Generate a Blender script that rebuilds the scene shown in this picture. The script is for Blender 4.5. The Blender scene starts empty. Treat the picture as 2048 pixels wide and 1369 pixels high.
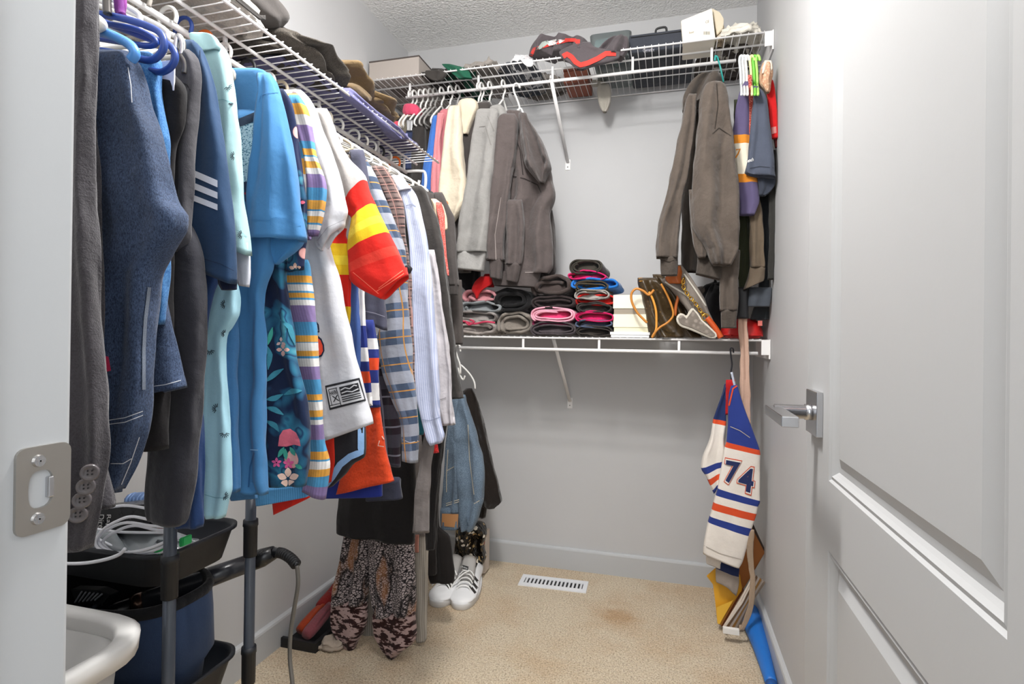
import bpy, bmesh, math, random
from mathutils import Vector, Matrix, noise
from mathutils.bvhtree import BVHTree
from mathutils.geometry import tessellate_polygon
PI = math.pi
random.seed(7)
SC = bpy.context.scene
COL = SC.collection

# ------------------------------------------------------------------ camera
F_PX, CX, CY = 1119.94, 1024.0, 667.37
YAW, PITCH, ROLL, CAM_H = 0.2720, 0.0036, 0.0127, 1.0504
_cy, _sy = math.cos(YAW), math.sin(YAW)
FWD = Vector((-_sy*math.cos(PITCH), _cy*math.cos(PITCH), math.sin(PITCH)))
_r0 = Vector((_cy, _sy, 0)); _u0 = _r0.cross(FWD)
RT = _r0*math.cos(ROLL) + _u0*math.sin(ROLL)
UP = -_r0*math.sin(ROLL) + _u0*math.cos(ROLL)
CAM = Vector((0, 0, CAM_H))
cd = bpy.data.cameras.new('camera'); cam = bpy.data.objects.new('camera', cd); COL.objects.link(cam)
cd.sensor_width = 36.0; cd.lens = 36.0*F_PX/2048; cd.shift_x = 0; cd.shift_y = -(684.5-CY)/2048
cd.clip_start = 0.02; cd.clip_end = 50
m = Matrix((RT, UP, -FWD)).transposed().to_4x4(); m.translation = CAM
cam.matrix_world = m
SC.camera = cam

# ------------------------------------------------------------------ light
w = bpy.data.worlds.new('world'); SC.world = w; w.use_nodes = True
w.node_tree.nodes['Background'].inputs[0].default_value = (0.90, 0.95, 1.0, 1)
w.node_tree.nodes['Background'].inputs[1].default_value = 0.5
def area(name, loc, target, size, power, color=(1, 1, 1), size_y=None, shape=None):
    ld = bpy.data.lights.new(name, 'AREA'); ld.energy = power; ld.color = color; ld.size = size
    if size_y: ld.shape = 'RECTANGLE'; ld.size_y = size_y
    if shape: ld.shape = shape
    o = bpy.data.objects.new(name, ld); COL.objects.link(o); o.location = loc
    o.rotation_euler = (Vector(target)-Vector(loc)).to_track_quat('-Z', 'Y').to_euler()
    return o
# the closet's own ceiling lamp (above the frame) and an added soft fill light behind the camera
ld = bpy.data.lights.new('ceiling_lamp', 'POINT'); ld.energy = 33; ld.color = (1.0, .985, .965); ld.shadow_soft_size = .09
lo = bpy.data.objects.new('ceiling_lamp', ld); COL.objects.link(lo); lo.location = (-.30, .86, 2.10)
area('ceiling_lamp_shade', (-.30, .86, 2.33), (-.30, .86, 0), .17, 12.5, (1.0, .985, .965), shape='DISK')
area('doorway_fill', (0.15, -0.75, 1.55), (-0.5, 1.4, 1.05), 1.1, 10.5, (0.95, 0.98, 1.0), size_y=1.3)
SC.view_settings.view_transform = 'Standard'; SC.view_settings.look = 'None'
SC.view_settings.gamma = 1; SC.view_settings.use_curve_mapping = False
SC.view_settings.exposure = 0.44

# ------------------------------------------------------------------ projection helpers: photo pixel -> point on a world plane
def U(px, py, ax, val):
    d = FWD + RT*((px-CX)/F_PX) - UP*((py-CY)/F_PX)
    t = (val-CAM[ax])/d[ax]
    return CAM + d*t

# ------------------------------------------------------------------ materials
def lin(h):
    if isinstance(h, tuple): return (*h[:3], 1)
    r = []
    for i in (0, 2, 4):
        c = int(h[i:i+2], 16)/255
        r.append(c/12.92 if c <= .04045 else ((c+.055)/1.055)**2.4)
    return (*r, 1)
class NT:
    def __init__(s, name):
        s.m = bpy.data.materials.new(name); s.m.use_nodes = True; s.t = s.m.node_tree; s.n = s.t.nodes
        s.b = s.n['Principled BSDF']
    def nd(s, typ, **kw):
        x = s.n.new(typ)
        for k, v in kw.items():
            if k.startswith('i_'):
                key = k[2:]
                x.inputs[int(key) if key.isdigit() else key.replace('_', ' ')].default_value = v
            else: setattr(x, k, v)
        return x
    def ln(s, a, b): s.t.links.new(a, b)
    def obj(s): return s.nd('ShaderNodeTexCoord').outputs['Object']
    def uv(s, name='UVMap'): return s.nd('ShaderNodeUVMap', uv_map=name).outputs[0]
    def noise(s, co, scale, detail=2, rough=.5):
        x = s.nd('ShaderNodeTexNoise'); x.inputs['Scale'].default_value = scale; x.inputs['Detail'].default_value = detail
        x.inputs['Roughness'].default_value = rough; s.ln(co, x.inputs['Vector']); return x.outputs['Fac']
    def mp(s, co, sc=(1, 1, 1), rot=(0, 0, 0), loc=(0, 0, 0)):
        x = s.nd('ShaderNodeMapping'); x.inputs['Scale'].default_value = sc; x.inputs['Rotation'].default_value = rot
        x.inputs['Location'].default_value = loc; s.ln(co, x.inputs[0]); return x.outputs[0]
    def ramp(s, fac, stops, mode='LINEAR'):
        x = s.nd('ShaderNodeValToRGB'); e = x.color_ramp; e.interpolation = mode
        while len(e.elements) < len(stops): e.elements.new(.5)
        for k, (p, c) in enumerate(stops):
            e.elements[k].position = min(1, max(0, p)); e.elements[k].color = lin(c)
        s.ln(fac, x.inputs[0]); return x.outputs[0]
    def mix(s, fac, a, b, mode='MIX'):
        x = s.nd('ShaderNodeMix', data_type='RGBA', blend_type=mode)
        if isinstance(fac, (int, float)): x.inputs[0].default_value = fac
        else: s.ln(fac, x.inputs[0])
        for v, i in ((a, 6), (b, 7)):
            if isinstance(v, (str, tuple)): x.inputs[i].default_value = lin(v)
            else: s.ln(v, x.inputs[i])
        return x.outputs[2]
    def math(s, op, a, b=None, c=None):
        x = s.nd('ShaderNodeMath', operation=op)
        for v, i in ((a, 0), (b, 1), (c, 2)):
            if v is None: continue
            if isinstance(v, (int, float)): x.inputs[i].default_value = v
            else: s.ln(v, x.inputs[i])
        return x.outputs[0]
    def xyz(s, co):
        x = s.nd('ShaderNodeSeparateXYZ'); s.ln(co, x.inputs[0]); return x.outputs
    def bump(s, h, strength=.3, dist=.002):
        x = s.nd('ShaderNodeBump'); x.inputs['Strength'].default_value = strength; x.inputs['Distance'].default_value = dist
        s.ln(h, x.inputs['Height']); s.ln(x.outputs[0], s.b.inputs['Normal'])
    def col(s, c):
        if isinstance(c, (str, tuple)): s.b.inputs['Base Color'].default_value = lin(c)
        else: s.ln(c, s.b.inputs['Base Color'])
    def rough(s, r): s.b.inputs['Roughness'].default_value = r
    def sheen(s, v):
        s.b.inputs['Sheen Weight'].default_value = v; s.b.inputs['Sheen Roughness'].default_value = .5
_mc = {}
def cached(f):
    def g(*a, **k):
        key = (f.__name__, repr(a), repr(sorted(k.items())))
        if key not in _mc: _mc[key] = f(*a, **k)
        return _mc[key]
    return g
def _finish_fabric(s, c, weave=900, bs=.25, sheen=.15, var=.16, rough=.88, crease=.5):
    o = s.obj()
    n1 = s.noise(o, weave, 2, .6); n2 = s.noise(o, 14, 4, .55)
    v = s.ramp(n2, [(.3, (1-var,)*3), (.7, (1.0,)*3)])
    v2 = s.ramp(n1, [(.3, (1-var,)*3), (.7, (1.0,)*3)])
    c = s.mix(1, c, v, 'MULTIPLY'); c = s.mix(1, c, v2, 'MULTIPLY')
    s.col(c)
    h = s.math('ADD', s.math('MULTIPLY', n1, .25), s.math('MULTIPLY', s.noise(o, 32, 3, .5), 5.0*crease))
    s.bump(h, bs, .004); s.rough(rough); s.sheen(sheen)
    s.b.inputs['Specular IOR Level'].default_value = .25
    return s.m
@cached
def fab(c, weave=900, bs=.3, sheen=.12, var=.14, crease=.5, rough=.88):
    s = NT('fabric'); x = s.nd('ShaderNodeRGB'); x.outputs[0].default_value = lin(c)
    return _finish_fabric(s, x.outputs[0], weave, bs, sheen, var, rough, crease)
@cached
def denim(a, b, sc=700):
    s = NT('denim'); o = s.mp(s.obj(), (1, 1, .45))
    c = s.ramp(s.noise(o, sc, 3, .8), [(.36, a), (.64, b)])
    big = s.ramp(s.noise(s.obj(), 9, 3, .6), [(.3, (.7,)*3), (.7, (1.12,)*3)])
    c = s.mix(1, c, big, 'MULTIPLY')
    return _finish_fabric(s, c, 800, .4, .1, .1)
@cached
def bands(stops, rib=0, mesh=0):
    s = NT('banded_knit'); v = s.xyz(s.uv('band'))[1]
    c = s.ramp(v, list(stops), 'CONSTANT')
    if rib:
        u = s.xyz(s.uv())[0]
        r = s.math('SINE', s.math('MULTIPLY', u, rib))
        c = s.mix(1, c, s.ramp(s.math('MULTIPLY_ADD', r, .5, .5), [(0, (.80,)*3), (1, (1.0,)*3)]), 'MULTIPLY')
    return _finish_fabric(s, c, 900 if not mesh else mesh, .25, .1, .1)
@cached
def stripes(a, b, freq, axis=0, sharp=.5):
    s = NT('striped_cotton'); u = s.xyz(s.uv())[axis]
    r = s.math('MULTIPLY_ADD', s.math('SINE', s.math('MULTIPLY', u, freq)), .5, .5)
    c = s.ramp(r, [(sharp-.2, a), (sharp+.2, b)])
    return _finish_fabric(s, c, 900, .25, .1, .08)
@cached
def plaid(base, a, b, line, size=.06, lw=.06, rot=0.0):
    s = NT('plaid_flannel'); uv = s.mp(s.uv(), (1/size, 1/size, 1), (0, 0, rot)); x, y, _ = s.xyz(uv)
    fx = s.math('FRACT', s.math('ADD', x, 40)); fy = s.math('FRACT', s.math('ADD', y, 40.13))
    bx = s.math('LESS_THAN', fx, .45); by = s.math('LESS_THAN', fy, .45)
    c = s.mix(s.math('MULTIPLY', bx, .6), base, a)
    c = s.mix(s.math('MULTIPLY', by, .6), c, b)
    lx = s.math('LESS_THAN', s.math('ABSOLUTE', s.math('SUBTRACT', fx, .72)), lw)
    ly = s.math('LESS_THAN', s.math('ABSOLUTE', s.math('SUBTRACT', fy, .72)), lw)
    c = s.mix(s.math('MAXIMUM', lx, ly), c, line)
    return _finish_fabric(s, c, 900, .3, .2, .15)
@cached
def floral():
    s = NT('floral_print'); o = s.mp(s.obj(), (1, .3, 1), (0, .5, 0))
    warp = s.nd('ShaderNodeTexNoise', i_Scale=12.0); s.ln(o, warp.inputs['Vector'])
    ow = s.mix(.08, o, warp.outputs['Color'])
    ow = s.mp(ow, (34, 34, 12))
    v = s.nd('ShaderNodeTexVoronoi', feature='F1'); s.ln(ow, v.inputs['Vector']); v.inputs['Scale'].default_value = 1.0
    leaf = s.ramp(v.outputs['Distance'], [(0, '6fbccb'), (.24, '35849c'), (.33, '12305a'), (.39, '2b6f8c'), (.56, '1b4a6b'), (.62, '10203f')])
    sel = s.ramp(s.noise(s.obj(), 11, 2), [(.40, (0,)*3), (.46, (1,)*3)])
    c = s.mix(sel, '101e42', leaf)
    v2 = s.nd('ShaderNodeTexVoronoi', feature='F1'); s.ln(s.mp(s.obj(), (1, .3, 1)), v2.inputs['Vector']); v2.inputs['Scale'].default_value = 16
    fl = s.ramp(v2.outputs['Distance'], [(.0, 'd06a78'), (.14, 'e8b9b4'), (.28, 'e3a6a0'), (.30, '101e42')])
    fs = s.ramp(v2.outputs['Distance'], [(.28, (1,)*3), (.30, (0,)*3)])
    s2 = s.ramp(s.xyz(v2.outputs['Color'])[0], [(.55, (0,)*3), (.56, (1,)*3)])
    c = s.mix(s.mix(1, fs, s2, 'MULTIPLY'), c, fl)
    return _finish_fabric(s, c, 900, .2, .1, .1)
@cached
def snake(leopard=False):
    s = NT('animal_print'); o = s.mp(s.obj(), (1, .4, 1))
    if leopard:
        n = s.noise(s.mp(o, (38, 38, 85), (0, .5, 0)), 1, 2, .6)
        c = s.ramp(n, [(.48, 'b39a98'), (.52, '3a1f1e'), (.62, '2a1416')])
    else:
        v = s.nd('ShaderNodeTexVoronoi', feature='DISTANCE_TO_EDGE'); s.ln(s.mp(o, (105, 105, 150), (0, .78, 0)), v.inputs['Vector']); v.inputs['Scale'].default_value = 1.0
        c = s.ramp(v.outputs['Distance'], [(.07, '16131a'), (.17, 'b3a8aa')])
        w = s.noise(s.mp(o, (14, 14, 4)), 1, 2, .5)
        t = s.ramp(w, [(.54, (0,)*3), (.60, (1,)*3)])
        c = s.mix(t, c, s.mix(.35, 'a8744c', c))
        e = s.ramp(s.math('ABSOLUTE', s.math('SUBTRACT', w, .54)), [(.0, (1,)*3), (.02, (0,)*3)])
        c = s.mix(e, c, '100d12')
    return _finish_fabric(s, c, 900, .3, .1, .1)
@cached
def lace(a, b, sc=260):
    s = NT('lace'); v = s.nd('ShaderNodeTexVoronoi'); s.ln(s.obj(), v.inputs['Vector']); v.inputs['Scale'].default_value = sc
    c = s.ramp(v.outputs['Distance'], [(.25, a), (.5, b)])
    return _finish_fabric(s, c, 400, .6, .1, .1)
@cached
def plain(c, rough=.5, metal=0.0, bump=0, bs=.1, spec=.5, coat=0):
    s = NT('surface'); s.col(c); s.rough(rough); s.b.inputs['Metallic'].default_value = metal
    s.b.inputs['Specular IOR Level'].default_value = spec; s.b.inputs['Coat Weight'].default_value = coat
    if bump: s.bump(s.noise(s.obj(), bump, 3, .6), bs, .001)
    else:
        n = s.noise(s.obj(), 40, 3, .6)
        r = s.nd('ShaderNodeMapRange'); s.ln(n, r.inputs[0]); r.inputs[3].default_value = max(0, rough-.06); r.inputs[4].default_value = min(1, rough+.06)
        s.ln(r.outputs[0], s.b.inputs['Roughness'])
    return s.m
def wall_paint(c, sc=260, st=.12):
    s = NT('wall_paint'); x = s.nd('ShaderNodeRGB'); x.outputs[0].default_value = lin(c)
    v = s.ramp(s.noise(s.obj(), 3, 3, .5), [(.3, (.965,)*3), (.7, (1,)*3)])
    s.col(s.mix(1, x.outputs[0], v, 'MULTIPLY')); s.rough(.62)
    s.bump(s.noise(s.obj(), sc, 3, .5), st, .001); return s.m
M_WALL = wall_paint('c2c2c3')
M_WALLF = wall_paint('c2c2c2')
M_TRIM = plain('b9bbbd', .42, bump=180, bs=.05)
M_DOOR = plain('aeaeae', .5, bump=160, bs=.06)
M_WHITE = plain('ecebe8', .4)
M_WIRE = plain('e9e7e6', .38)
M_CHROME = plain('c4c4c6', .24, 1.0)
M_STEEL = plain('b8b4ae', .34, 1.0, bump=90, bs=.1)
M_BLACK = plain('17181b', .55)
M_BLACKG = plain('191a1d', .28)
M_HANG_W = plain('e2e0dc', .35)
M_HANG_B = plain('23428c', .3)
M_HANG_LB = plain('4f8fd6', .3)
M_HANG_G = plain('6cc23c', .35)
def ceiling_mat():
    s = NT('popcorn_ceiling'); s.col('fbfaf8'); s.rough(.9)
    v = s.nd('ShaderNodeTexVoronoi', feature='SMOOTH_F1'); s.ln(s.obj(), v.inputs['Vector']); v.inputs['Scale'].default_value = 110
    n = s.noise(s.obj(), 70, 4, .65)
    h = s.math('ADD', s.math('MULTIPLY', v.outputs['Distance'], -1.0), s.math('MULTIPLY', n, 1.6))
    s.bump(h, .9, .006); return s.m
def carpet_mat():
    s = NT('carpet'); o = s.obj()
    n = s.noise(o, 170, 3, .7)
    c = s.ramp(n, [(.30, '8f7860'), (.42, 'd0bb9c'), (.56, 'e9d8bc'), (.72, 'f5ead6')])
    n2 = s.noise(o, 330, 2, .6)
    sp = s.ramp(n2, [(.33, (.42, .34, .26)), (.40, (1,)*3)])
    c = s.mix(1, c, sp, 'MULTIPLY')
    big = s.noise(o, 3.2, 4, .62)
    st = s.ramp(big, [(.45, (1,)*3), (.66, (.90, .81, .72))])
    c = s.mix(1, c, st, 'MULTIPLY')
    # round reddish stain right of the register
    xyz = s.xyz(o)
    dx = s.math('SUBTRACT', xyz[0], -.17); dy = s.math('SUBTRACT', xyz[1], 2.14)
    wob = s.math('MULTIPLY_ADD', s.noise(o, 26, 3, .6), .10, -.05)
    d = s.math('ADD', s.math('SQRT', s.math('ADD', s.math('MULTIPLY', dx, dx), s.math('MULTIPLY', dy, dy))), wob)
    c = s.mix(s.ramp(d, [(.03, (.75,)*3), (.075, (0,)*3)]), c, s.mix(1, c, (.80, .64, .46), 'MULTIPLY'))
    s.col(c); s.rough(.95); s.bump(s.math('ADD', n, s.math('MULTIPLY', s.noise(o, 60, 3, .6), 1.2)), 1.0, .008)
    s.b.inputs['Specular IOR Level'].default_value = .1
    s.sheen(.2); return s.m
M_CEIL = ceiling_mat(); M_CARPET = carpet_mat()

# ------------------------------------------------------------------ mesh helpers
def link(name, me, mat=None):
    o = bpy.data.objects.new(name, me); COL.objects.link(o)
    if mat is not None:
        if isinstance(mat, (list, tuple)):
            for x in mat: me.materials.append(x)
        else: me.materials.append(mat)
    return o
def from_bm(name, bm, mat, smooth=False):
    me = bpy.data.meshes.new(name); bmesh.ops.recalc_face_normals(bm, faces=bm.faces); bm.to_mesh(me); bm.free()
    if smooth: me.polygons.foreach_set('use_smooth', [True]*len(me.polygons))
    return link(name, me, mat)
def box_bm(bm, lo, hi, bev=0, rot=None, seg=2):
    r = bmesh.ops.create_cube(bm, size=1); vs = r['verts']
    c = [(a+b)/2 for a, b in zip(lo, hi)]; s = [abs(b-a) for a, b in zip(lo, hi)]
    for v in vs: v.co = Vector((v.co.x*s[0], v.co.y*s[1], v.co.z*s[2]))
    if bev:
        es = list({e for v in vs for e in v.link_edges})
        g = bmesh.ops.bevel(bm, geom=es, offset=bev, segments=seg, affect='EDGES', profile=.5)
        vs = list({v for f in g['faces'] for v in f.verts} | {v for v in vs if v.is_valid})
    T = Matrix.Translation(c)
    if rot: T = T @ rot
    for v in vs: v.co = T @ v.co
def box(name, lo, hi, mat, bev=0, rot=None, seg=2):
    bm = bmesh.new(); box_bm(bm, lo, hi, bev, rot, seg); return from_bm(name, bm, mat, bev > 0 and seg > 1 and False)
def pchip(xs, t):
    n = len(xs); i = min(int(t), n-2); f = t-i
    def d(k):
        if k == 0: return xs[1]-xs[0]
        if k == n-1: return xs[-1]-xs[-2]
        a, b = xs[k]-xs[k-1], xs[k+1]-xs[k]
        return 0 if a*b <= 0 else 2*a*b/(a+b)
    a, b = xs[i], xs[i+1]; da, db = d(i), d(i+1)
    f2, f3 = f*f, f*f*f
    return (2*f3-3*f2+1)*a + (f3-2*f2+f)*da + (-2*f3+3*f2)*b + (f3-f2)*db
def tube_bm(bm, pts, r, n=8, closed=False, flat=None):
    pts = [Vector(p) for p in pts]; N = len(pts); rings = []
    rr = r if isinstance(r, (list, tuple)) else [r]*N
    up = None
    for i, p in enumerate(pts):
        a = pts[(i-1) % N] if (closed or i > 0) else p; b = pts[(i+1) % N] if (closed or i < N-1) else p
        t = (b-a).normalized()
        if up is None: up = Vector((0, 0, 1)) if abs(t.z) < .9 else Vector((1, 0, 0))
        s = t.cross(up)
        if s.length < 1e-5: s = t.cross(Vector((0, 1, 0)))
        s.normalize(); u2 = s.cross(t).normalized(); up = u2
        k = (1, 1) if flat is None else flat
        rings.append([bm.verts.new(p + s*(math.cos(2*PI*j/n)*rr[i]*k[0]) + u2*(math.sin(2*PI*j/n)*rr[i]*k[1])) for j in range(n)])
    M = N if closed else N-1
    for i in range(M):
        A, B = rings[i], rings[(i+1) % N]
        for j in range(n): bm.faces.new((A[j], A[(j+1) % n], B[(j+1) % n], B[j]))
    if not closed:
        bm.faces.new(rings[0][::-1]); bm.faces.new(rings[-1])
def tube(name, pts, r, mat, n=8, closed=False, flat=None):
    bm = bmesh.new(); tube_bm(bm, pts, r, n, closed, flat); return from_bm(name, bm, mat, True)
def smooth_path(pts, sub=5, closed=False):
    pts = [Vector(p) for p in pts]
    if closed:
        N = len(pts); out = []
        for i in range(N):
            p0, p1, p2, p3 = pts[i-1], pts[i], pts[(i+1) % N], pts[(i+2) % N]
            for k in range(sub):
                t = k/sub; out.append(.5*((2*p1)+(-p0+p2)*t+(2*p0-5*p1+4*p2-p3)*t*t+(-p0+3*p1-3*p2+p3)*t**3))
        return out
    out = []
    for i in range(len(pts)-1):
        p0 = pts[max(0, i-1)]; p1 = pts[i]; p2 = pts[i+1]; p3 = pts[min(len(pts)-1, i+2)]
        for k in range(sub):
            t = k/sub; out.append(.5*((2*p1)+(-p0+p2)*t+(2*p0-5*p1+4*p2-p3)*t*t+(-p0+3*p1-3*p2+p3)*t**3))
    out.append(pts[-1]); return out
_seed = [0]
AX = (Vector((1, 0, 0)), Vector((0, 1, 0)), Vector((0, 0, 1)))
def cloth(name, rows, Y, mat, th=.018, fold=.4, k=2.0, ax=1, n=44, sq=.6, grow=.25, rag=0.0015, cap=.25, cavity=True, dy=None, lump=.35):
    """A hanging piece of cloth: a flattened, folded tube that lies about the plane ax=Y.
    rows: (y, xl, xr) or (yl, xl, yr, xr): where its left and right borders run, top to bottom; dy: depth offset per row."""
    _seed[0] += 1; sd = _seed[0]*3.17
    R = [(r[0], r[1], r[0], r[2]) if len(r) == 3 else r for r in rows]
    nr = len(R)
    L = [U(r[1], r[0], ax, Y) for r in R]; Q = [U(r[3], r[2], ax, Y) for r in R]
    yc = [(r[0]+r[2])/2 for r in R]
    length = sum(((L[i+1]+Q[i+1])/2-(L[i]+Q[i])/2).length for i in range(nr-1))
    n = max(n, 44); S = int(max(14, min(130, length/.0075)))
    lens = [0]
    for i in range(nr-1): lens.append(lens[-1]+max(1e-4, ((L[i+1]+Q[i+1])/2-(L[i]+Q[i])/2).length))
    D = AX[ax]
    verts = []; uvs = []; bnd = []
    def ring(t, wk, tk, zshift, dist):
        l = Vector([pchip([p[c] for p in L], t) for c in range(3)]); q = Vector([pchip([p[c] for p in Q], t) for c in range(3)])
        dd = pchip(dy, t) if dy else 0
        c = (l+q)/2 + D*dd; hw = (q-l)/2
        f = dist/length if length else 0
        W = hw.length; amp = fold*max(th, .012)*.85*(.3+.7*min(1, f*1.6))*min(1, W/.035)
        out = []
        for j in range(n):
            a = 2*PI*j/n; ca, sa = math.cos(a), math.sin(a)
            x = math.copysign(abs(ca)**.8, ca); y = math.copysign(abs(sa)**sq, sa)*(1-.25*(1-abs(ca)))
            edge = max(0, 1-x*x)**.5
            ph = k*PI*x*(W/.12 if W > .05 else .5) + sd + 2.2*noise.noise(Vector((dist*3, sd, 0)))
            rd = 1-3.0*abs(noise.noise(Vector((x*W*9+dist*3.5+sd, dist*7-x*W*5, sd)))); fo = (amp*(math.sin(ph)+.28*math.sin(2.3*ph+1.7*dist*6+sd)) + fold*.0052*max(-.4, rd)*min(1, W/.04))*edge*tk
            nz = noise.noise(Vector((x*W*14+sd, dist*11, sa*.5)))*lump*th*edge*tk
            rg = noise.noise(Vector((sd+sa*2+ca*3, dist*18, 3.3)))*rag*(1+2*abs(x))
            p = c + hw*(x*wk) + hw.normalized()*rg*wk + D*(-y*th*tk*min(1, .35+W/.06) - fo*(1 if sa >= 0 else .4) + (-1 if sa >= 0 else 1)*nz)
            p.z += zshift
            out.append((p, x*W if sa >= 0 else 2*W-x*W, dist, .5+.5*x, t/(nr-1)))
        return out
    rings = []
    # parameter by arclength
    def tt(s):
        for i in range(nr-1):
            if s <= lens[i+1] or i == nr-2: return i+min(1, (s-lens[i])/(lens[i+1]-lens[i]))
    for i in range(S+1):
        s = lens[-1]*i/S; t = tt(s)
        e = 1
        if i == 0: e = cap
        elif i == 1: e = (cap+1)/2+.1
        rings.append(ring(t, 1 if i else .97, e, 0, s))
    if cavity:
        rings.append(ring(nr-1, .97, .7, .002, lens[-1])); rings.append(ring(nr-1.0001, .9, .5, min(.02, length*.08), lens[-1]))
    me = bpy.data.meshes.new(name); V = []; 
    for r in rings:
        for p in r: V.append(p[0][:])
    Fc = []
    for i in range(len(rings)-1):
        for j in range(n):
            j2 = (j+1) % n; Fc.append((i*n+j, i*n+j2, (i+1)*n+j2, (i+1)*n+j))
    Fc.append(tuple(range(n))[::-1]); Fc.append(tuple((len(rings)-1)*n+j for j in range(n)))
    me.from_pydata(V, [], Fc)
    ua = me.uv_layers.new(name='UVMap'); ub = me.uv_layers.new(name='band')
    flat = [p for r in rings for p in r]
    for poly in me.polygons:
        wrap = len(poly.vertices) == 4 and (poly.vertices[0] % n == n-1)
        for li, vi in zip(poly.loop_indices, poly.vertices):
            p = flat[vi]; u = p[1]
            ua.data[li].uv = (u, p[2]); ub.data[li].uv = (p[3], p[4])
    me.polygons.foreach_set('use_smooth', [True]*len(me.polygons)); me.update()
    bm = bmesh.new(); bm.from_mesh(me); bmesh.ops.recalc_face_normals(bm, faces=bm.faces); bm.to_mesh(me); bm.free()
    return link(name, me, mat)
def bvh_of(objs):
    V = []; P = []
    for o in (objs if isinstance(objs, (list, tuple)) else [objs]):
        b = len(V); V += [o.matrix_world @ v.co for v in o.data.vertices] if False else [v.co.copy() for v in o.data.vertices]
        P += [tuple(b+i for i in p.vertices) for p in o.data.polygons]
    return BVHTree.FromPolygons(V, P)
def cast(bv, px, py, off=.0015, fb=False, last=[None]):
    d = (FWD + RT*((px-CX)/F_PX) - UP*((py-CY)/F_PX)).normalized()
    h = bv.ray_cast(CAM, d)
    if h[0] is None: 
        return CAM + d*last[0] if fb and last[0] else None
    last[0] = h[3]-off
    return CAM + d*(h[3]-off)
def patch(name, quad, target, mat, nx=6, ny=6, off=.0018):
    """flat print or trim lying on a cloth: corner order tl, tr, br, bl"""
    bv = bvh_of(target); bm = bmesh.new(); g = []
    (a, b, c, d) = [Vector(q) for q in quad]
    for j in range(ny+1):
        row = []
        for i in range(nx+1):
            u, v = i/nx, j/ny
            p = (a*(1-u)+b*u)*(1-v)+(d*(1-u)+c*u)*v
            q = cast(bv, p.x, p.y, off); row.append(bm.verts.new(q) if q else None)
        g.append(row)
    for j in range(ny):
        for i in range(nx):
            f = (g[j][i], g[j][i+1], g[j+1][i+1], g[j+1][i])
            if all(f): bm.faces.new(f)
    return from_bm(name, bm, mat, True)
def strips(name, lines, width, target, mat, off=.0018, step=7, taper=False):
    """seams, piping and painted strokes that follow a surface; width in photo pixels"""
    bv = bvh_of(target); bm = bmesh.new()
    for li in lines:
        pts = [Vector(p) for p in li]; res = []
        for i in range(len(pts)-1):
            k = max(1, int((pts[i+1]-pts[i]).length/step))
            for j in range(k): res.append(pts[i].lerp(pts[i+1], j/k))
        res.append(pts[-1]); prev = None; N = len(res)
        for i, p in enumerate(res):
            t = (res[min(N-1, i+1)]-res[max(0, i-1)]).normalized(); nn = Vector((-t.y, t.x))*width/2
            if taper: nn *= max(.15, math.sin(PI*(i+.3)/(N-1+.6)))
            q1 = cast(bv, p.x+nn.x, p.y+nn.y, off); q2 = cast(bv, p.x-nn.x, p.y-nn.y, off)
            if not q1 or not q2: prev = None; continue
            cur = (bm.verts.new(q1), bm.verts.new(q2))
            if prev: bm.faces.new((prev[0], prev[1], cur[1], cur[0]))
            prev = cur
    return from_bm(name, bm, mat, True)
def text_mesh(txt, bold=0):
    cu = bpy.data.curves.new('lettering', 'FONT'); cu.body = txt; cu.size = 1; cu.resolution_u = 3; cu.offset = bold
    o = bpy.data.objects.new('lettering', cu); COL.objects.link(o)
    dg = bpy.context.evaluated_depsgraph_get(); me = bpy.data.meshes.new_from_object(o.evaluated_get(dg))
    bpy.data.objects.remove(o); bpy.data.curves.remove(cu)
    xs = [v.co.x for v in me.vertices]; ys = [v.co.y for v in me.vertices]
    x0, x1, y0, y1 = min(xs), max(xs), min(ys), max(ys)
    P = [((v.co.x-x0)/(x1-x0), 1-(v.co.y-y0)/(y1-y0)) for v in me.vertices]
    Fs = [tuple(p.vertices) for p in me.polygons]; bpy.data.meshes.remove(me); return P, Fs
def text_on(name, txt, quad, target, mat, off=.0025, bold=0):
    P, Fs = text_mesh(txt, bold); bv = bvh_of(target); bm = bmesh.new(); (a, b, c, d) = [Vector(q) for q in quad]; vs = []
    for u, v in P:
        p = (a*(1-u)+b*u)*(1-v)+(d*(1-u)+c*u)*v; vs.append(bm.verts.new((p.x, p.y, 0)))
    for f in Fs:
        try: bm.faces.new([vs[i] for i in f])
        except ValueError: pass
    bmesh.ops.triangulate(bm, faces=bm.faces)
    if max((Vector(a)-Vector(c)).length, 1) > 30:
        for _ in range(3):
            es = [e for e in bm.edges if e.calc_length() > 3.5]
            if not es: break
            bmesh.ops.subdivide_edges(bm, edges=es, cuts=1); bmesh.ops.triangulate(bm, faces=bm.faces)
    for v in bm.verts:
        q = cast(bv, v.co.x, v.co.y, off, True) or U(v.co.x, v.co.y, 1, 2.0); v.co = q
    return from_bm(name, bm, mat)
def poly_on(name, pts, target, mat, off=.0018, sub=2):
    bv = bvh_of(target); bm = bmesh.new()
    tri = tessellate_polygon([[Vector((p[0], p[1], 0)) for p in pts]])
    vs = [bm.verts.new((p[0], p[1], 0)) for p in pts]
    for t in tri:
        try: bm.faces.new([vs[i] for i in t])
        except ValueError: pass
    for _ in range(sub): bmesh.ops.subdivide_edges(bm, edges=bm.edges, cuts=1, use_grid_fill=True)
    for v in bm.verts:
        q = cast(bv, v.co.x, v.co.y, off, True)
        v.co = q or U(v.co.x, v.co.y, 1, 1.0)
    return from_bm(name, bm, mat, True)

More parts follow.
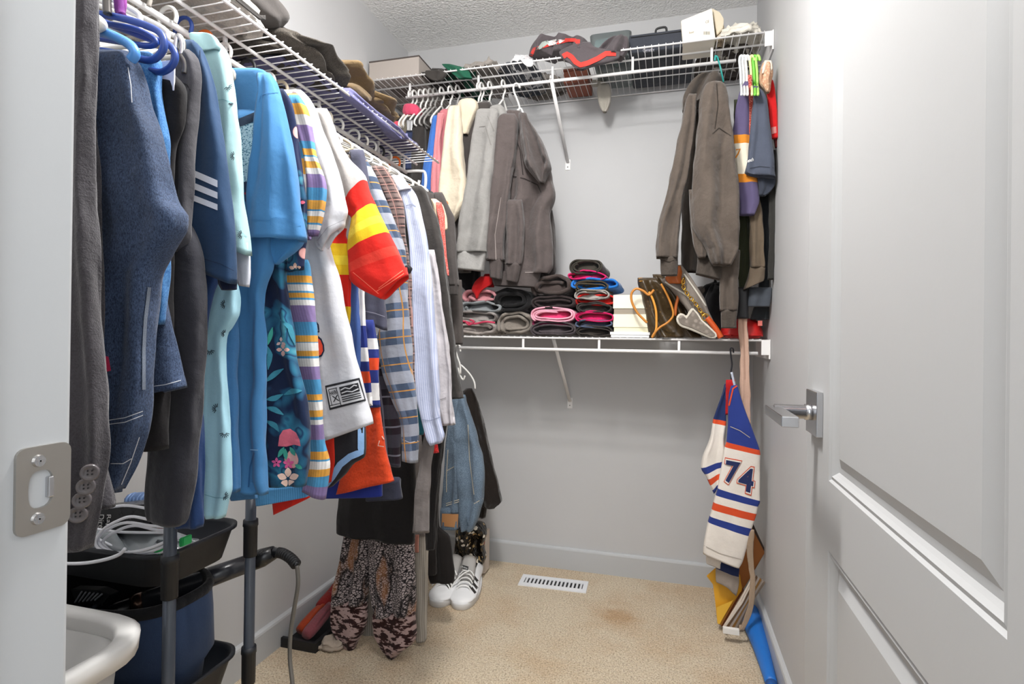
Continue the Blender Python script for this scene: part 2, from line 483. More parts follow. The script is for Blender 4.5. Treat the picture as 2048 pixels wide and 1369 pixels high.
def meta(o, label, cat=None, group=None, kind=None):
    if label: o['label'] = label
    if cat: o['category'] = cat
    if group: o['group'] = group
    if kind: o['kind'] = kind
    return o
def thing(name, label, cat, parts, group=None, subs=None):
    """parts: objects in world coordinates (or (object, [sub-objects])). One part -> the thing is that mesh."""
    flat = [p[0] if isinstance(p, tuple) else p for p in parts]
    allp = flat + [s for p in parts if isinstance(p, tuple) for s in p[1]]
    lo = [1e9]*3; hi = [-1e9]*3
    for o in allp:
        for v in o.data.vertices:
            for c in range(3):
                lo[c] = min(lo[c], v.co[c]); hi[c] = max(hi[c], v.co[c])
    base = Vector(((lo[0]+hi[0])/2, (lo[1]+hi[1])/2, lo[2]))
    done = set()
    for o in allp:
        if o.data.name not in done: o.data.transform(Matrix.Translation(-base)); done.add(o.data.name)
    if len(parts) == 1:
        r = flat[0]; r.name = name; r.location = base
        if isinstance(parts[0], tuple):
            for s in parts[0][1]: s.parent = r
    else:
        r = bpy.data.objects.new(name, None); COL.objects.link(r); r.location = base; r.empty_display_size = .05
        for p in parts:
            if isinstance(p, tuple):
                p[0].parent = r
                for s in p[1]: s.parent = p[0]
            else: p.parent = r
    return meta(r, label, cat, group)
def struct(o): o['kind'] = 'structure'; return o
def copy_tree(root, loc=None):
    r = root.copy(); COL.objects.link(r)
    if loc is not None: r.location = loc
    for ch in root.children:
        c = ch.copy(); COL.objects.link(c); c.parent = r
        for g in ch.children:
            d = g.copy(); COL.objects.link(d); d.parent = c
    return r

# ------------------------------------------------------------------ room shell
XL, XR, YB, H, YF = -1.25, .3415, 2.511, 2.44, .294
XJ, XD, YD = -.40, .226, 1.038
struct(box('floor', (XL-.1, -1.6, -.06), (XR+.1, YB+.1, 0), M_CARPET))
struct(box('ceiling', (XL-.1, YF-.11, H), (XR+.1, YB+.1, H+.06), M_CEIL))
struct(box('wall_back', (XL-.1, YB, 0), (XR+.1, YB+.1, H), M_WALL))
struct(box('wall_left', (XL-.1, YF-.11, 0), (XL, YB, H), M_WALL))
struct(box('wall_right', (XR, YF-.11, 0), (XR+.1, YB, H), M_WALL))
bm = bmesh.new()
box_bm(bm, (XL-.1, YF-.10, 0), (XJ-.02, YF-.004, H)); box_bm(bm, (XD+.055, YF-.10, 0), (XR+.1, YF-.004, H)); box_bm(bm, (XJ-.02, YF-.10, 2.06), (XD+.055, YF-.004, H))
struct(from_bm('wall_front', bm, M_WALLF))
def baseboard(name, a, b, nrm):
    a, b, nrm = Vector(a), Vector(b), Vector(nrm); bm = bmesh.new()
    prof = [(0, 0), (.014, 0), (.014, .086), (.012, .092), (.006, .0967), (0, .0967)]
    A = [bm.verts.new(a+nrm*x+Vector((0, 0, z))) for x, z in prof]; B = [bm.verts.new(b+nrm*x+Vector((0, 0, z))) for x, z in prof]
    for i in range(len(prof)): j = (i+1) % len(prof); bm.faces.new((A[i], A[j], B[j], B[i]))
    bm.faces.new(A); bm.faces.new(B[::-1]); return struct(from_bm(name, bm, M_TRIM))
baseboard('baseboard_back', (XL, YB, 0), (XR, YB, 0), (0, -1, 0))
baseboard('baseboard_left', (XL, YF, 0), (XL, YB-.014, 0), (1, 0, 0))
baseboard('baseboard_right', (XR, YF, 0), (XR, YB-.014, 0), (-1, 0, 0))
# door jamb (left) with strike plate, head and hinge jamb, casings
jm = box('trim_1', (XJ-.02, YF-.125, 0), (XJ, YF, 2.06), M_TRIM, .003)
struct(jm)
st = box('door_stop', (XJ, YF-.09, 0), (XJ+.010, YF-.052, 2.05), M_TRIM, .003); st.parent = jm
bm = bmesh.new()   # strike plate with lip and a D-shaped opening
def plate_outline():
    y0, y1, z0, z1, r = .2585, .2925, .9165, .9735, .006
    return y0, y1, z0, z1, r
y0, y1, z0, z1, r = plate_outline()
out = []
for (cy, cz, a0) in ((y1-r, z1-r, 0), (y0+r, z1-r, 90), (y0+r, z0+r, 180), (y1-r, z0+r, 270)):
    for k in range(5):
        a = math.radians(a0+k*22.5); out.append((cy+r*math.cos(a), cz+r*math.sin(a)))
hole = []
for k in range(20):
    a = 2*PI*k/20; hy = .0735-.0735+.2735+.0078*math.copysign(abs(math.cos(a))**.7, math.cos(a)); hole.append((hy, .945+.0125*math.copysign(abs(math.sin(a))**.7, math.sin(a))))
Vo = [bm.verts.new((XJ+.0022, p[0], p[1])) for p in out]; Vh = [bm.verts.new((XJ+.0022, p[0], p[1])) for p in hole]
for i in range(20): bm.faces.new((Vo[i], Vo[(i+1) % 20], Vh[(i+1) % 20], Vh[i]))
Vb = [bm.verts.new((XJ-.0005, p[0], p[1])) for p in out]; Vd = [bm.verts.new((XJ-.010, p[0], p[1])) for p in hole]
for i in range(20):
    j = (i+1) % 20
    bm.faces.new((Vo[i], Vb[i], Vb[j], Vo[j])); bm.faces.new((Vh[i], Vh[j], Vd[j], Vd[i]))
sp = from_bm('strike_plate', bm, M_STEEL); sp.parent = jm; sp['label'] = 'brushed nickel strike plate'
bm = bmesh.new()
for i in range(2):
    bm2z = .964 if i == 0 else .926
    g = bmesh.ops.create_cone(bm, cap_ends=True, segments=20, radius1=.0042, radius2=.0036, depth=.002)
    for v in g['verts']: v.co = Vector((XJ+.0030+v.co.z, .2715+v.co.x, bm2z+v.co.y))
for i in range(2):
    bm2z = .964 if i == 0 else .926
    box_bm(bm, (XJ+.0036, .2715-.0026, bm2z-.0005), (XJ+.0044, .2715+.0026, bm2z+.0005)); box_bm(bm, (XJ+.0036, .2715-.0005, bm2z-.0026), (XJ+.0044, .2715+.0005, bm2z+.0026))
sc = from_bm('screw', bm, M_CHROME); sc.parent = sp
lipb = box('latch_tab', (XJ-.001, .2775, .938), (XJ+.003, .2815, .952), M_CHROME, .0008); lipb.parent = sp
struct(box('trim_2', (XJ-.02, YF-.125, 2.04), (XD+.055, YF, 2.06), M_TRIM, .003))
struct(box('trim_3', (XD+.036, YF-.125, 0), (XD+.055, YF, 2.04), M_TRIM, .003))
# the open door, two raised panels
def door():
    T = .035; y0, y1, z0, z1 = .33, YD, .012, 2.03
    panels = [(.462, .905, .846, 1.90), (.462, .905, .20, .746)]
    prof = [(0, 0), (.003, -.0035), (.008, -.002), (.012, -.006), (.016, -.0095), (.024, -.0095), (.040, -.003)]
    bm = bmesh.new()
    for side in (0, 1):
        X = XD if side == 0 else XD+T; sg = 1 if side == 0 else -1
        ys = [y0, .462, .905, y1]; zs = [z0, .20, .746, .846, 1.90, z1]
        grid = {}
        def V(y, z, d=0): return bm.verts.new((X - sg*d, y, z))
        for i, y in enumerate(ys):
            for j, z in enumerate(zs): grid[i, j] = V(y, z)
        for i in range(3):
            for j in range(5):
                if i == 1 and j in (1, 3):
                    a, b, c, d = grid[i, j], grid[i+1, j], grid[i+1, j+1], grid[i, j+1]
                    prev = [a, b, c, d]
                    for (o, dp) in prof[1:]:
                        cur = [V(ys[1]+o, zs[j]+o, dp), V(ys[2]-o, zs[j]+o, dp), V(ys[2]-o, zs[j+1]-o, dp), V(ys[1]+o, zs[j+1]-o, dp)]
                        for q in range(4): bm.faces.new((prev[q], prev[(q+1) % 4], cur[(q+1) % 4], cur[q]))
                        prev = cur
                    bm.faces.new(prev)
                else: bm.faces.new((grid[i, j], grid[i+1, j], grid[i+1, j+1], grid[i, j+1]))
        if side == 0: g0 = grid
    for (a, b) in (((0, 0), (3, 0)), ((3, 0), (3, 5)), ((3, 5), (0, 5)), ((0, 5), (0, 0))):
        va = [g0[a].co, g0[b].co]; bm.faces.new([bm.verts.new(va[0]), bm.verts.new(va[1]), bm.verts.new(va[1]+Vector((T, 0, 0))), bm.verts.new(va[0]+Vector((T, 0, 0)))])
    return from_bm('door_1', bm, M_DOOR)
dr = door(); struct(dr); dr['label'] = 'open grey painted two-panel closet door'
Z0, Y0 = .936, .972
hr = box('rosette', (XD-.009, Y0-.034, Z0-.034), (XD, Y0+.034, Z0+.034), M_CHROME, .001)
hn = tube('lever_neck', [(XD-.008, Y0, Z0), (XD-.018, Y0, Z0), (XD-.0181, Y0, Z0), (XD-.062, Y0, Z0)], [.0125, .0125, .011, .011], M_CHROME, 24)
hl = box('lever', (XD-.074, Y0-.128, Z0-.0075), (XD-.052, Y0+.012, Z0+.0075), M_CHROME, .0012)
for o in (hr, hn, hl): o.parent = dr
he = box('latch_plate', (XD+.006, YD-.0005, Z0-.028), (XD+.030, YD+.001, Z0+.028), M_CHROME); he.parent = dr
# ------------------------------------------------------------------ wire shelving
def shelf(name, label, axis, lo, hi, front, back, z, rod_at, rod_z, rod_lo, rod_hi, straps, group):
    """axis 0: runs along X; axis 1: runs along Y. lo..hi is its length, front/back the other coordinate"""
    def P(a, b, zz): return Vector((a, b, zz)) if axis == 0 else Vector((b, a, zz))
    s = 1 if back > front else -1
    parts = []
    for k, (d, r) in enumerate(((0, .0034), (.086, .0040), (.25, .0026), (.396, .0030))):
        parts.append(tube('support_wire', [P(lo, front+s*d, z), P((lo+hi)/2, front+s*d, z-.001), P(hi, front+s*d, z)], r, M_WIRE, 8))
    n = int((hi-lo-.01)/.0254)
    bm = bmesh.new(); tube_bm(bm, [P(lo+.008, front-s*.004, z+.004), P(lo+.008, back, z+.004)], .00135, 6)
    first = from_bm('deck_wire', bm, M_WIRE, True)
    parts.append(first)
    extra = []
    for i in range(1, n+1): extra.append(i*.0254)
    parts.append(tube('hang_rod', [P(rod_lo, rod_at, rod_z), P(rod_hi, rod_at, rod_z)], .0062, M_WIRE, 14))
    for a in straps:
        q = rod_at
        bm = bmesh.new()
        c1 = P(a-.0045, q-.003, rod_z); c2 = P(a+.0045, q+.003, z)
        box_bm(bm, tuple(min(c1[i], c2[i]) for i in range(3)), tuple(max(c1[i], c2[i]) for i in range(3)), .001)
        parts.append(from_bm('rod_strap', bm, M_WIRE))
    root = thing(name, label, 'shelf', parts, group)
    for d in extra:
        c = first.copy(); COL.objects.link(c); c.parent = root; c.location = P(d, 0, 0)
    return root
def brace(root_label, top, foot, name='shelf_brace'):
    t, f = Vector(top), Vector(foot)
    a = tube('strut', [t, t.lerp(f, .5), f], .0085, M_WIRE, 10, flat=(.9, .45))
    b = box('wall_plate', (f.x-.0115, YB-.003, f.z-.034), (f.x+.0115, YB, f.z+.014), M_WIRE, .001)
    c = tube('screw', [(f.x, YB-.003, f.z-.020), (f.x, YB-.0055, f.z-.020)], .0028, M_CHROME, 10)
    c2 = tube('hook_end', smooth_path([t, t+Vector((0, -.004, .008)), t+Vector((0, -.012, .006)), t+Vector((0, -.013, -.004))], 4), .003, M_WIRE, 8)
    return thing(name, root_label, 'bracket', [a, (b, [c]), c2], 'diagonal shelf braces on the back wall')
FB = YB-.406
shelf('wire_shelf', 'white wire shelf high on the back wall, loaded with boxes and clothes', 0, XL+.003, XR-.006, FB, YB-.004, 2.116, FB+.062, 2.058, U(812, 180, 1, FB+.06).x, U(1472, 122, 1, FB+.06).x,
      [U(x, 150, 1, FB+.06).x for x in (820, 957, 1105, 1265, 1423)], 'white wire shelves')
shelf('wire_shelf', 'white wire shelf at waist height on the back wall, under the folded clothes', 0, XL+.003, XR-.006, FB, YB-.004, 1.0434, FB+.004, .9985, U(918, 700, 1, FB).x, XR-.04,
      [U(x, 690, 1, FB).x for x in (1046, 1198, 1358)], 'white wire shelves')
YE = U(877, 333, 0, -.808).y
shelf('wire_shelf', 'white wire shelf along the left wall, above the packed row of shirts', 1, .305, YE, -.808, XL+.004, 1.672, -.906, 1.628, .305, YE-.06,
      [.63, .97, 1.30, 1.62, 1.80], 'white wire shelves')
brace('slanted white brace under the high back shelf', (-.455, FB+.05, 2.062), (-.447, YB-.006, 1.838))
brace('slanted white brace under the waist-high back shelf', (-.436, FB+.07, 1.038), (-.424, YB-.006, .758))
for z, lab, h in ((2.116, 'white end bracket holding the high back shelf to the right wall', .05), (1.0434, 'white end bracket holding the waist-high shelf to the right wall', .05)):
    a = box('bracket_plate', (XR-.030, FB-.004, z-h), (XR-.002, FB+.002, z+.002), M_WIRE, .001)
    b = box('bracket_side', (XR-.006, FB-.006, z-h-.014), (XR-.001, FB+.30, z+.004), M_WIRE, .001)
    thing('shelf_end_bracket', lab, 'bracket', [a, b], 'end brackets on the right wall')
bpts = [(-.906, YE-.062, 1.63), (-.86, YE-.05, 1.632), (-.84, YE-.045, 1.625), (-.838, YE-.045, 1.58), (-.85, YE-.045, 1.562), (-.865, YE-.045, 1.575), (-.862, YE-.045, 1.60)]
thing('rod_hook_bracket', 'white wire hook bracket at the far end of the left rod', 'bracket', [tube('hook', smooth_path(bpts, 5), .005, M_WIRE, 10)])

# ------------------------------------------------------------------ hangers
def hanger_pts(c, a, w=.2, drop=.055, flip=1, tilt=0):
    c = Vector(c); a = Vector(a).normalized(); z = Vector((0, 0, 1)); R = .019
    hook = [c + a*flip*(R*math.cos(t)) + z*(R*math.sin(t)*1.05) for t in [math.radians(x) for x in (-35, 0, 35, 70, 105, 140, 180)]]
    hook += [c - a*flip*R*.9 - z*.018, c - a*flip*R*.35 - z*.032, c - z*.045, c - z*(.055)]
    n = c - z*(.055+.004)
    loop = [n, n + a*w*.3 - z*.020, n + a*w*.7 - z*.052, n + a*w*.96 - z*.078, n + a*w - z*.090, n + a*w*.94 - z*.098, n + a*w*.5 - z*.098,
            n - a*w*.5 - z*.098, n - a*w*.94 - z*.098, n - a*w - z*.090, n - a*w*.96 - z*.078, n - a*w*.7 - z*.052, n - a*w*.3 - z*.020]
    return hook, loop
def hanger(label, c, a, mat=None, w=.2, flip=1, group='hangers on the left rod', r=.0038):
    mat = mat or M_HANG_W
    hook, loop = hanger_pts(c, a, w, flip=flip)
    h = tube('hook', smooth_path(hook, 3), r, mat, 8)
    b = tube('hanger_body', smooth_path(loop, 3, True), r, mat, 8, closed=True)
    return thing('clothes_hanger', label, 'hanger', [b, h], group)
RX, RZ = -.906, 1.635
def lhang(short, Y, mat=None, dx=0, flip=1, w=.19): return hanger(short, (RX+dx, Y, RZ), (1, .06, 0), mat, w, flip)

# ------------------------------------------------------------------ garments on the left rod, nearest first
GL = 'clothes on the left rod'
C = cloth
# 1 charcoal wool coat
wool = fab('4a474c', 520, .8, .25, .35, .25)
Y = .46
slv = C('sleeve', [(-40, 118, 183), (60, 122, 184), (120, 122, 183), (200, 120, 179), (300, 120, 178), (450, 120, 183), (620, 120, 190), (800, 120, 200), (915, 124, 203), (1012, 124, 190), (1100, 124, 174)], Y, wool, .020, .35, n=34)
bod = C('coat_body', [(-40, 120, 170), (150, 120, 176), (300, 120, 190), (450, 125, 197), (620, 130, 202), (800, 130, 200), (915, 140, 206), (1008, 150, 224), (1016, 165, 224)], Y+.045, wool, .014, .35)
btn = []
for (px, py) in ((182, 945), (174, 973), (166, 1000), (158, 1029)):
    bv = bvh_of(slv); q = cast(bv, px, py, .004)
    if q:
        bm = bmesh.new(); prof = [(0, .0008), (.0040, .0006), (.0052, .0012), (.0072, .0030), (.0086, .0024), (.0092, .0002), (0, -.001)]
        rr = []
        for (r_, h_) in prof: rr.append([bm.verts.new((r_*math.cos(2*PI*j/20), -h_, r_*math.sin(2*PI*j/20))) for j in range(20)] if r_ else [bm.verts.new((0, -h_, 0))])
        for A, B in zip(rr, rr[1:]):
            for j in range(20):
                f = [A[j % len(A)], A[(j+1) % len(A)], B[(j+1) % len(B)], B[j % len(B)]]; f = list(dict.fromkeys(f)); bm.faces.new(f)
        R_ = Matrix.Rotation(math.radians(42), 4, 'Z')
        for v in bm.verts: v.co = q + (R_ @ v.co) + Vector((0, -.001, 0))
        b = from_bm('button', bm, plain('554f51', .14, coat=1.0), True)
        hl_ = []
        for s1 in (-1, 1):
            for s2 in (-1, 1): hl_.append((s1*.0018, s2*.0018))
        bm = bmesh.new()
        for (dx_, dz_) in hl_:
            g = bmesh.ops.create_uvsphere(bm, u_segments=8, v_segments=5, radius=.0008)
            for v in g['verts']: v.co = q + (R_ @ Vector((v.co.x+dx_, v.co.y-.0014, v.co.z+dz_))) + Vector((0, -.001, 0))
        hh = from_bm('button_holes', bm, M_BLACK)
        btn.append((b, [hh]))
thing('wool_coat', 'charcoal wool coat sleeve with four dark buttons beside the door frame', 'coat', [slv, bod]+btn, GL)
# 2 dark denim jacket
dn = denim('222e44', '4c5d7c'); Y = .54
A = C('sleeve', [(102, 196, 252), (117, 182, 263), (160, 170, 276), (205, 165, 286), (263, 165, 307), (336, 170, 327), (400, 175, 343), (432, 180, 363), (455, 183, 362), (502, 188, 335), (556, 194, 303), (610, 200, 296), (700, 203, 291), (780, 205, 290), (850, 209, 285), (871, 211, 281), (920, 216, 266), (960, 222, 251), (980, 226, 243)], Y, dn, .026, .3, n=44)
Bs = C('second_sleeve', [(480, 262, 330), (537, 262, 314), (575, 262, 323), (613, 262, 331), (686, 268, 346), (750, 280, 361), (768, 284, 366), (795, 284, 776, 367)], Y+.06, dn, .016, .3)
bdn = C('jacket_body', [(180, 150, 200), (400, 150, 215), (640, 150, 240), (800, 160, 250), (900, 180, 250), (985, 215, 240)], Y+.05, dn, .012, .3)
seam = fab('7c8696', 900, .4, .1, .3, .1)
s1 = strips('side_seam', [[(299, 575), (291, 640), (288, 700), (288, 780)]], 7, A, seam)
thr = fab('c9cbd0', 900)
s2 = strips('stitching', [[(212, 842), (250, 836), (286, 823)], [(212, 850), (250, 845), (286, 831)], [(256, 135), (262, 170), (264, 205)], [(203, 615), (207, 700), (212, 778)], [(221, 928), (246, 928), (263, 918)], [(279, 875), (262, 925), (243, 970)]], 1.5, A, thr, .003)
s2b = strips('cuff_stitching', [[(291, 775), (330, 770), (362, 761)]], 1.5, Bs, thr, .003)
tg = patch('red_tab', [(208, 712), (217, 714), (222, 742), (213, 744)], A, fab('b3284c'), 2, 4, .003)
tg['label'] = 'small red fabric tab'
thing('denim_jacket', 'dark indigo denim jacket with white stitching, nearest the wool coat', 'jacket', [(A, [s1, s2, tg]), (Bs, [s2b]), bdn], GL)
# blue hangers poking out to the right above it
def pxtube(name, pts, Y, r, mat, n=10, sub=5, ax=1, dys=None):
    W = [U(p[0], p[1], ax, Y+(dys[i] if dys else 0)) for i, p in enumerate(pts)]
    return tube(name, smooth_path(W, sub), r, mat, n)
for (lab, Y, pts, mt, r) in (
    ('dark blue hanger with the longest arm above the denim jacket', .56, [(150, 22), (200, 28), (250, 38), (295, 52), (322, 68), (328, 92), (317, 112), (296, 121), (250, 110), (190, 100)], M_HANG_B, .0045),
    ('dark blue hanger behind and below the longest blue one', .585, [(190, 38), (250, 60), (300, 78), (335, 88), (350, 108), (345, 130), (325, 144), (300, 140), (240, 125)], M_HANG_B, .0045),
    ('dark blue hanger lying between the other two blue ones', .575, [(190, 44), (240, 52), (280, 62), (310, 80), (300, 92), (240, 84), (190, 76)], M_HANG_B, .0038),
    ('light blue hanger in the collar of the denim jacket', .53, [(183, 62), (210, 66), (240, 78), (262, 92), (270, 108), (262, 120)], M_HANG_LB, .006),
    ('white hanger end poking out beside the wool coat', .52, [(178, 28), (195, 38), (205, 50), (192, 58), (180, 62)], M_HANG_W, .0055)):
    bt = pxtube('hanger_body', pts, Y, r, mt); x0 = pts[0]
    hk = tube('hook', smooth_path([U(pts[0][0], pts[0][1], 1, Y), Vector((RX+.02, Y, RZ-.05)), Vector((RX-.01, Y, RZ-.02)), Vector((RX-.018, Y, RZ+.005)), Vector((RX, Y, RZ+.02)), Vector((RX+.018, Y, RZ+.005))], 4), .0035, mt, 8)
    thing('clothes_hanger', lab, 'hanger', [bt, hk], 'empty hangers at the near end of the left rod')
thing('cord_tassel', 'purple cord tied around the shelf wire near the door frame', 'cord', [pxtube('cord', [(236, -20), (238, 6), (240, 24), (244, 32)], .57, .006, fab('6d2a78')), pxtube('cord_loop', [(244, -20), (247, 8), (243, 26), (238, 34)], .575, .004, fab('8f3f92'))])
thing('metal_hook', 'grey metal hook hanging beside the purple cord', 'hook', [pxtube('hook', [(214, -20), (214, 8), (215, 28)], .55, .005, plain('5d5a58', .35, .8))])
# 3 lighter blue denim
Y = .59
lb = denim('2a5f9e', '5b95cb')
P1 = C('garment_side', [(104, 266, 300), (117, 262, 315), (175, 262, 317), (248, 262, 328), (290, 262, 333), (330, 262, 331), (420, 262, 330), (514, 262, 333), (590, 262, 330), (650, 262, 324)], Y, lb, .016, .7, 4)
thing('blue_jeans', 'bright blue denim jeans hanging right of the dark denim jacket', 'jeans', [P1, C('second_leg', [(112, 300, 318), (170, 300, 318), (240, 300, 325)], Y+.02, lb, .01, .4)], GL)
# 4 black faux leather piece with a white tag
blk = fab('1c1a1c', 500, .3, .05, .2)
thing('black_shirt', 'black top with a white paper tag hanging at its neck', 'shirt', [C('front', [(150, 262, 352), (180, 262, 368), (240, 262, 362), (300, 262, 345), (420, 262, 340), (600, 262, 340), (900, 262, 330)], .615, blk, .014, .5),
      box('paper_tag', tuple(min(a, b) for a, b in zip(U(314, 124, 1, .604), U(350, 182, 1, .606))), tuple(max(a, b) for a, b in zip(U(314, 124, 1, .604), U(350, 182, 1, .606))), plain('dcd9e2', .6))], GL)
# hook of metal by it
thing('metal_clip', 'shiny metal clip on the hanger beside the white tag', 'clip', [pxtube('clip', [(352, 100), (356, 72), (366, 86), (364, 112)], .64, .004, M_CHROME), pxtube('clip_jaw', [(364, 112), (372, 128), (370, 148)], .64, .005, plain('6d6a68', .3, .9))])
# 5 dark grey top + trousers
Y = .645
dg = fab('46454a', 700, .35, .15, .14)
u5 = C('short_sleeve', [(98, 352, 376), (112, 350, 388), (164, 345, 396), (230, 335, 392), (292, 330, 385), (400, 325, 380), (470, 322, 378), (498, 330, 506, 362)], Y, dg, .018, .35)
b5 = C('trouser_leg', [(440, 300, 372), (500, 305, 395), (600, 310, 407), (700, 312, 404), (800, 310, 397), (870, 306, 391), (944, 302, 384), (1012, 299, 374), (1032, 299, 1046, 368), (1038, 302, 1051, 365)], Y+.012, fab('2f2f36', 700, .35, .15, .12), .020, .2)
thing('dark_grey_outfit', 'plain dark grey top with a thick sleeve hanging down to the cart', 'shirt', [u5, b5, strips('shoulder_seam', [[(365, 166), (374, 170), (381, 181)]], 2, u5, fab('1f1e22'))], GL)
# 6 navy polo with three stripes
Y = .685
nv = fab('284262', 800, .25, .1, .08, .4)
n1 = C('sleeve', [(80, 366, 384), (92, 366, 396), (125, 370, 410), (160, 372, 420), (210, 371, 431), (300, 367, 445), (400, 364, 458), (480, 362, 466), (515, 361, 545, 470), (526, 361, 570, 469)], Y, nv, .016, .3, n=36)
n2 = C('shirt_body', [(400, 352, 420), (540, 352, 438), (590, 352, 424), (650, 352, 410), (700, 352, 406), (800, 350, 404), (900, 350, 404), (1040, 352, 404), (1056, 357, 402)], Y+.03, fab('1f3a68', 800, .25), .014, .3)
wh = fab('e4e6f0', 900, .1, .1, .04)
st3 = [patch('white_stripe', q, n1, wh, 8, 2) for q in ([(368, 332), (435, 361), (435, 375), (368, 345)], [(367, 357), (435, 385), (435, 398), (367, 370)], [(366, 382), (435, 409), (435, 421), (366, 394)])]
s6 = strips('seam', [[(376, 204), (384, 202), (400, 209)], [(400, 100), (404, 150), (401, 206)]], 1.3, n1, fab('182a44'))
s7 = strips('hem_stitch', [[(361, 510), (400, 516), (440, 528), (468, 542)]], 1.2, n1, fab('1a2d49'))
s6c = C('cuff_fold', [(555, 440, 470), (567, 441, 470), (581, 448, 579, 469)], Y+.01, fab('1b2440'), .012, .1)
thing('navy_polo', 'navy polo shirt with three white stripes across its sleeve', 'shirt', [(n1, st3+[s6, s7]), n2, s6c], GL)
# steel blue tee between
thing('steel_blue_shirt', 'steel blue shirt seen as a strip between mint and bright blue shirts', 'shirt', [C('side', [(560, 400, 470), (640, 400, 472), (740, 400, 472), (900, 405, 474), (985, 420, 476)], .775, fab('3a6c9c', 700), .014, .3), C('hem', [(972, 440, 512), (990, 458, 513), (1002, 462, 998, 513)], .835, fab('4a7ba8', 700), .006, .1)], GL)
# 7 mint printed shirt
Y = .735
mt = fab('a6cbce', 900, .2, .08, .06, .4)
m1 = C('sleeve', [(82, 397, 436), (92, 400, 444), (117, 405, 456), (160, 420, 462), (204, 430, 467), (292, 432, 478), (400, 432, 484), (455, 432, 492), (476, 432, 490, 496), (484, 433, 512, 498)], Y, mt, .017, .3, n=34)
m1c = C('collar', [(66, 385, 408), (72, 384, 428), (84, 387, 437), (98, 400, 95, 440), (106, 406, 101, 437)], Y-.012, mt, .012, .15, cap=.6)
m2 = C('inner_sleeve', [(485, 455, 497), (520, 462, 498), (552, 472, 498), (572, 479, 575, 497)], Y+.012, fab('dfe3ee', 900, .2), .010, .2)
m3 = C('shirt_body', [(540, 442, 462), (560, 437, 470), (580, 433, 474), (603, 424, 475), (625, 415, 474), (654, 410, 461), (671, 408, 451), (738, 407, 449), (800, 407, 453), (854, 407, 457), (930, 408, 461), (977, 409, 463), (1000, 410, 456), (1028, 412, 449), (1036, 415, 447)], Y+.022, fab('a9d6e6', 900, .2, .08, .06, .35), .015, .3)
ink = fab('1d2433')
def burst(cx, cy, s=8, rot=0, n=7, fan=150):
    L = []
    for k in range(n):
        a = math.radians(rot-fan/2+fan*k/(n-1)); L.append([(cx+s*.35*math.cos(a), cy+s*.35*math.sin(a)), (cx+s*1.15*math.cos(a), cy+s*1.15*math.sin(a))])
    return L
L1 = []
for (x, y, s, r_) in ((455, 172, 8, 60), (462, 206, 5, 90), (469, 312, 8, 180), (456, 377, 9, 200), (484, 470, 8, 180)): L1 += burst(x, y, s, r_)
L3 = []
for (x, y, s, r_) in ((450, 609, 8, 180), (450, 668, 7, 200), (419, 700, 9, 90), (434, 818, 9, 200), (449, 866, 9, 90), (448, 992, 8, 20)): L3 += burst(x, y, s, r_)
k1 = [strips('printed_sprig', L1[i:i+7], 2.4, m1, ink, .0022, 4, True) for i in range(0, len(L1), 7)]; k3 = [strips('printed_sprig', L3[i:i+7], 2.4, m3, ink, .0022, 4, True) for i in range(0, len(L3), 7)]
k4 = strips('seam', [[(433, 201), (446, 199), (466, 206)]], 1.4, m1, fab('7fb0b8')); k5 = strips('hem_stitch', [[(433, 452), (455, 455), (480, 463), (494, 474)]], 1.2, m1, fab('8fbcc4'))
k6 = strips('cuff_seam', [[(409, 990), (430, 996), (462, 998)]], 1.4, m3, fab('7fb0c4'))
thing('mint_printed_shirt', 'pale mint shirt printed with small dark leaf sprigs', 'shirt', [(m1, k1+[k4, k5]), m1c, m2, (m3, k3+[k6])], GL)
# 8 bright blue polo
Y = .81
bl = fab('447cae', 900, .22, .1, .06, .5)
b1 = C('sleeve', [(146, 516, 540), (160, 520, 548), (181, 522, 555), (202, 520, 561), (245, 516, 571), (292, 512, 582), (350, 504, 590), (400, 500, 596), (440, 499, 602), (466, 498, 607), (478, 497, 482, 608)], Y-.012, bl, .022, .5, 2.6, n=44)
b1b = C('sleeve_opening', [(462, 499, 607), (474, 505, 606), (486, 516, 603), (506, 532, 585), (520, 542, 566), (529, 548, 555)], Y+.012, fab('4587c0', 900, .2), .018, .3, cavity=False)
b2 = C('back_yoke', [(137, 455, 518), (141, 455, 529), (160, 456, 538), (200, 462, 540), (240, 474, 530), (262, 476, 520)], Y+.012, bl, .010, .15)
b3 = C('shirt_front', [(220, 474, 530), (300, 478, 545), (400, 485, 560), (470, 470, 548), (530, 470, 543), (600, 472, 524), (700, 463, 529), (800, 463, 531), (880, 463, 530), (940, 462, 531), (965, 464, 531), (986, 492, 990, 531)], Y+.004, bl, .016, .45, 2.4, n=40)
mesh_m = lace('2d6a8c', 'b4d4e2', 330)
q1 = patch('mesh_panel', [(478, 243), (516, 228), (511, 366), (488, 370)], [b2, b3], mesh_m, 10, 14, .002)
q2 = patch('navy_band', [(476, 238), (517, 221), (516, 240), (478, 254)], [b2, b3], fab('26384f'), 8, 3, .003)
q3 = patch('navy_band', [(487, 364), (511, 362), (500, 400), (490, 404)], [b2, b3], fab('233452'), 4, 4, .003)
q4 = strips('red_line', [[(488, 387), (498, 388)]], 4, b3, fab('9c2340'), .004)
q5 = strips('seam', [[(517, 203), (520, 192), (535, 185), (557, 185)], [(541, 350), (540, 410), (541, 450)], [(502, 440), (540, 441)], [(543, 435), (570, 437), (603, 452)]], 1.4, b1, fab('3f7db5'))
q6 = strips('side_vent', [[(508, 906), (500, 935), (497, 975)]], 3, b3, fab('2c5d90')); q7 = strips('bar_tack', [[(500, 900), (516, 901)]], 2.4, b3, fab('8fc0ea'))
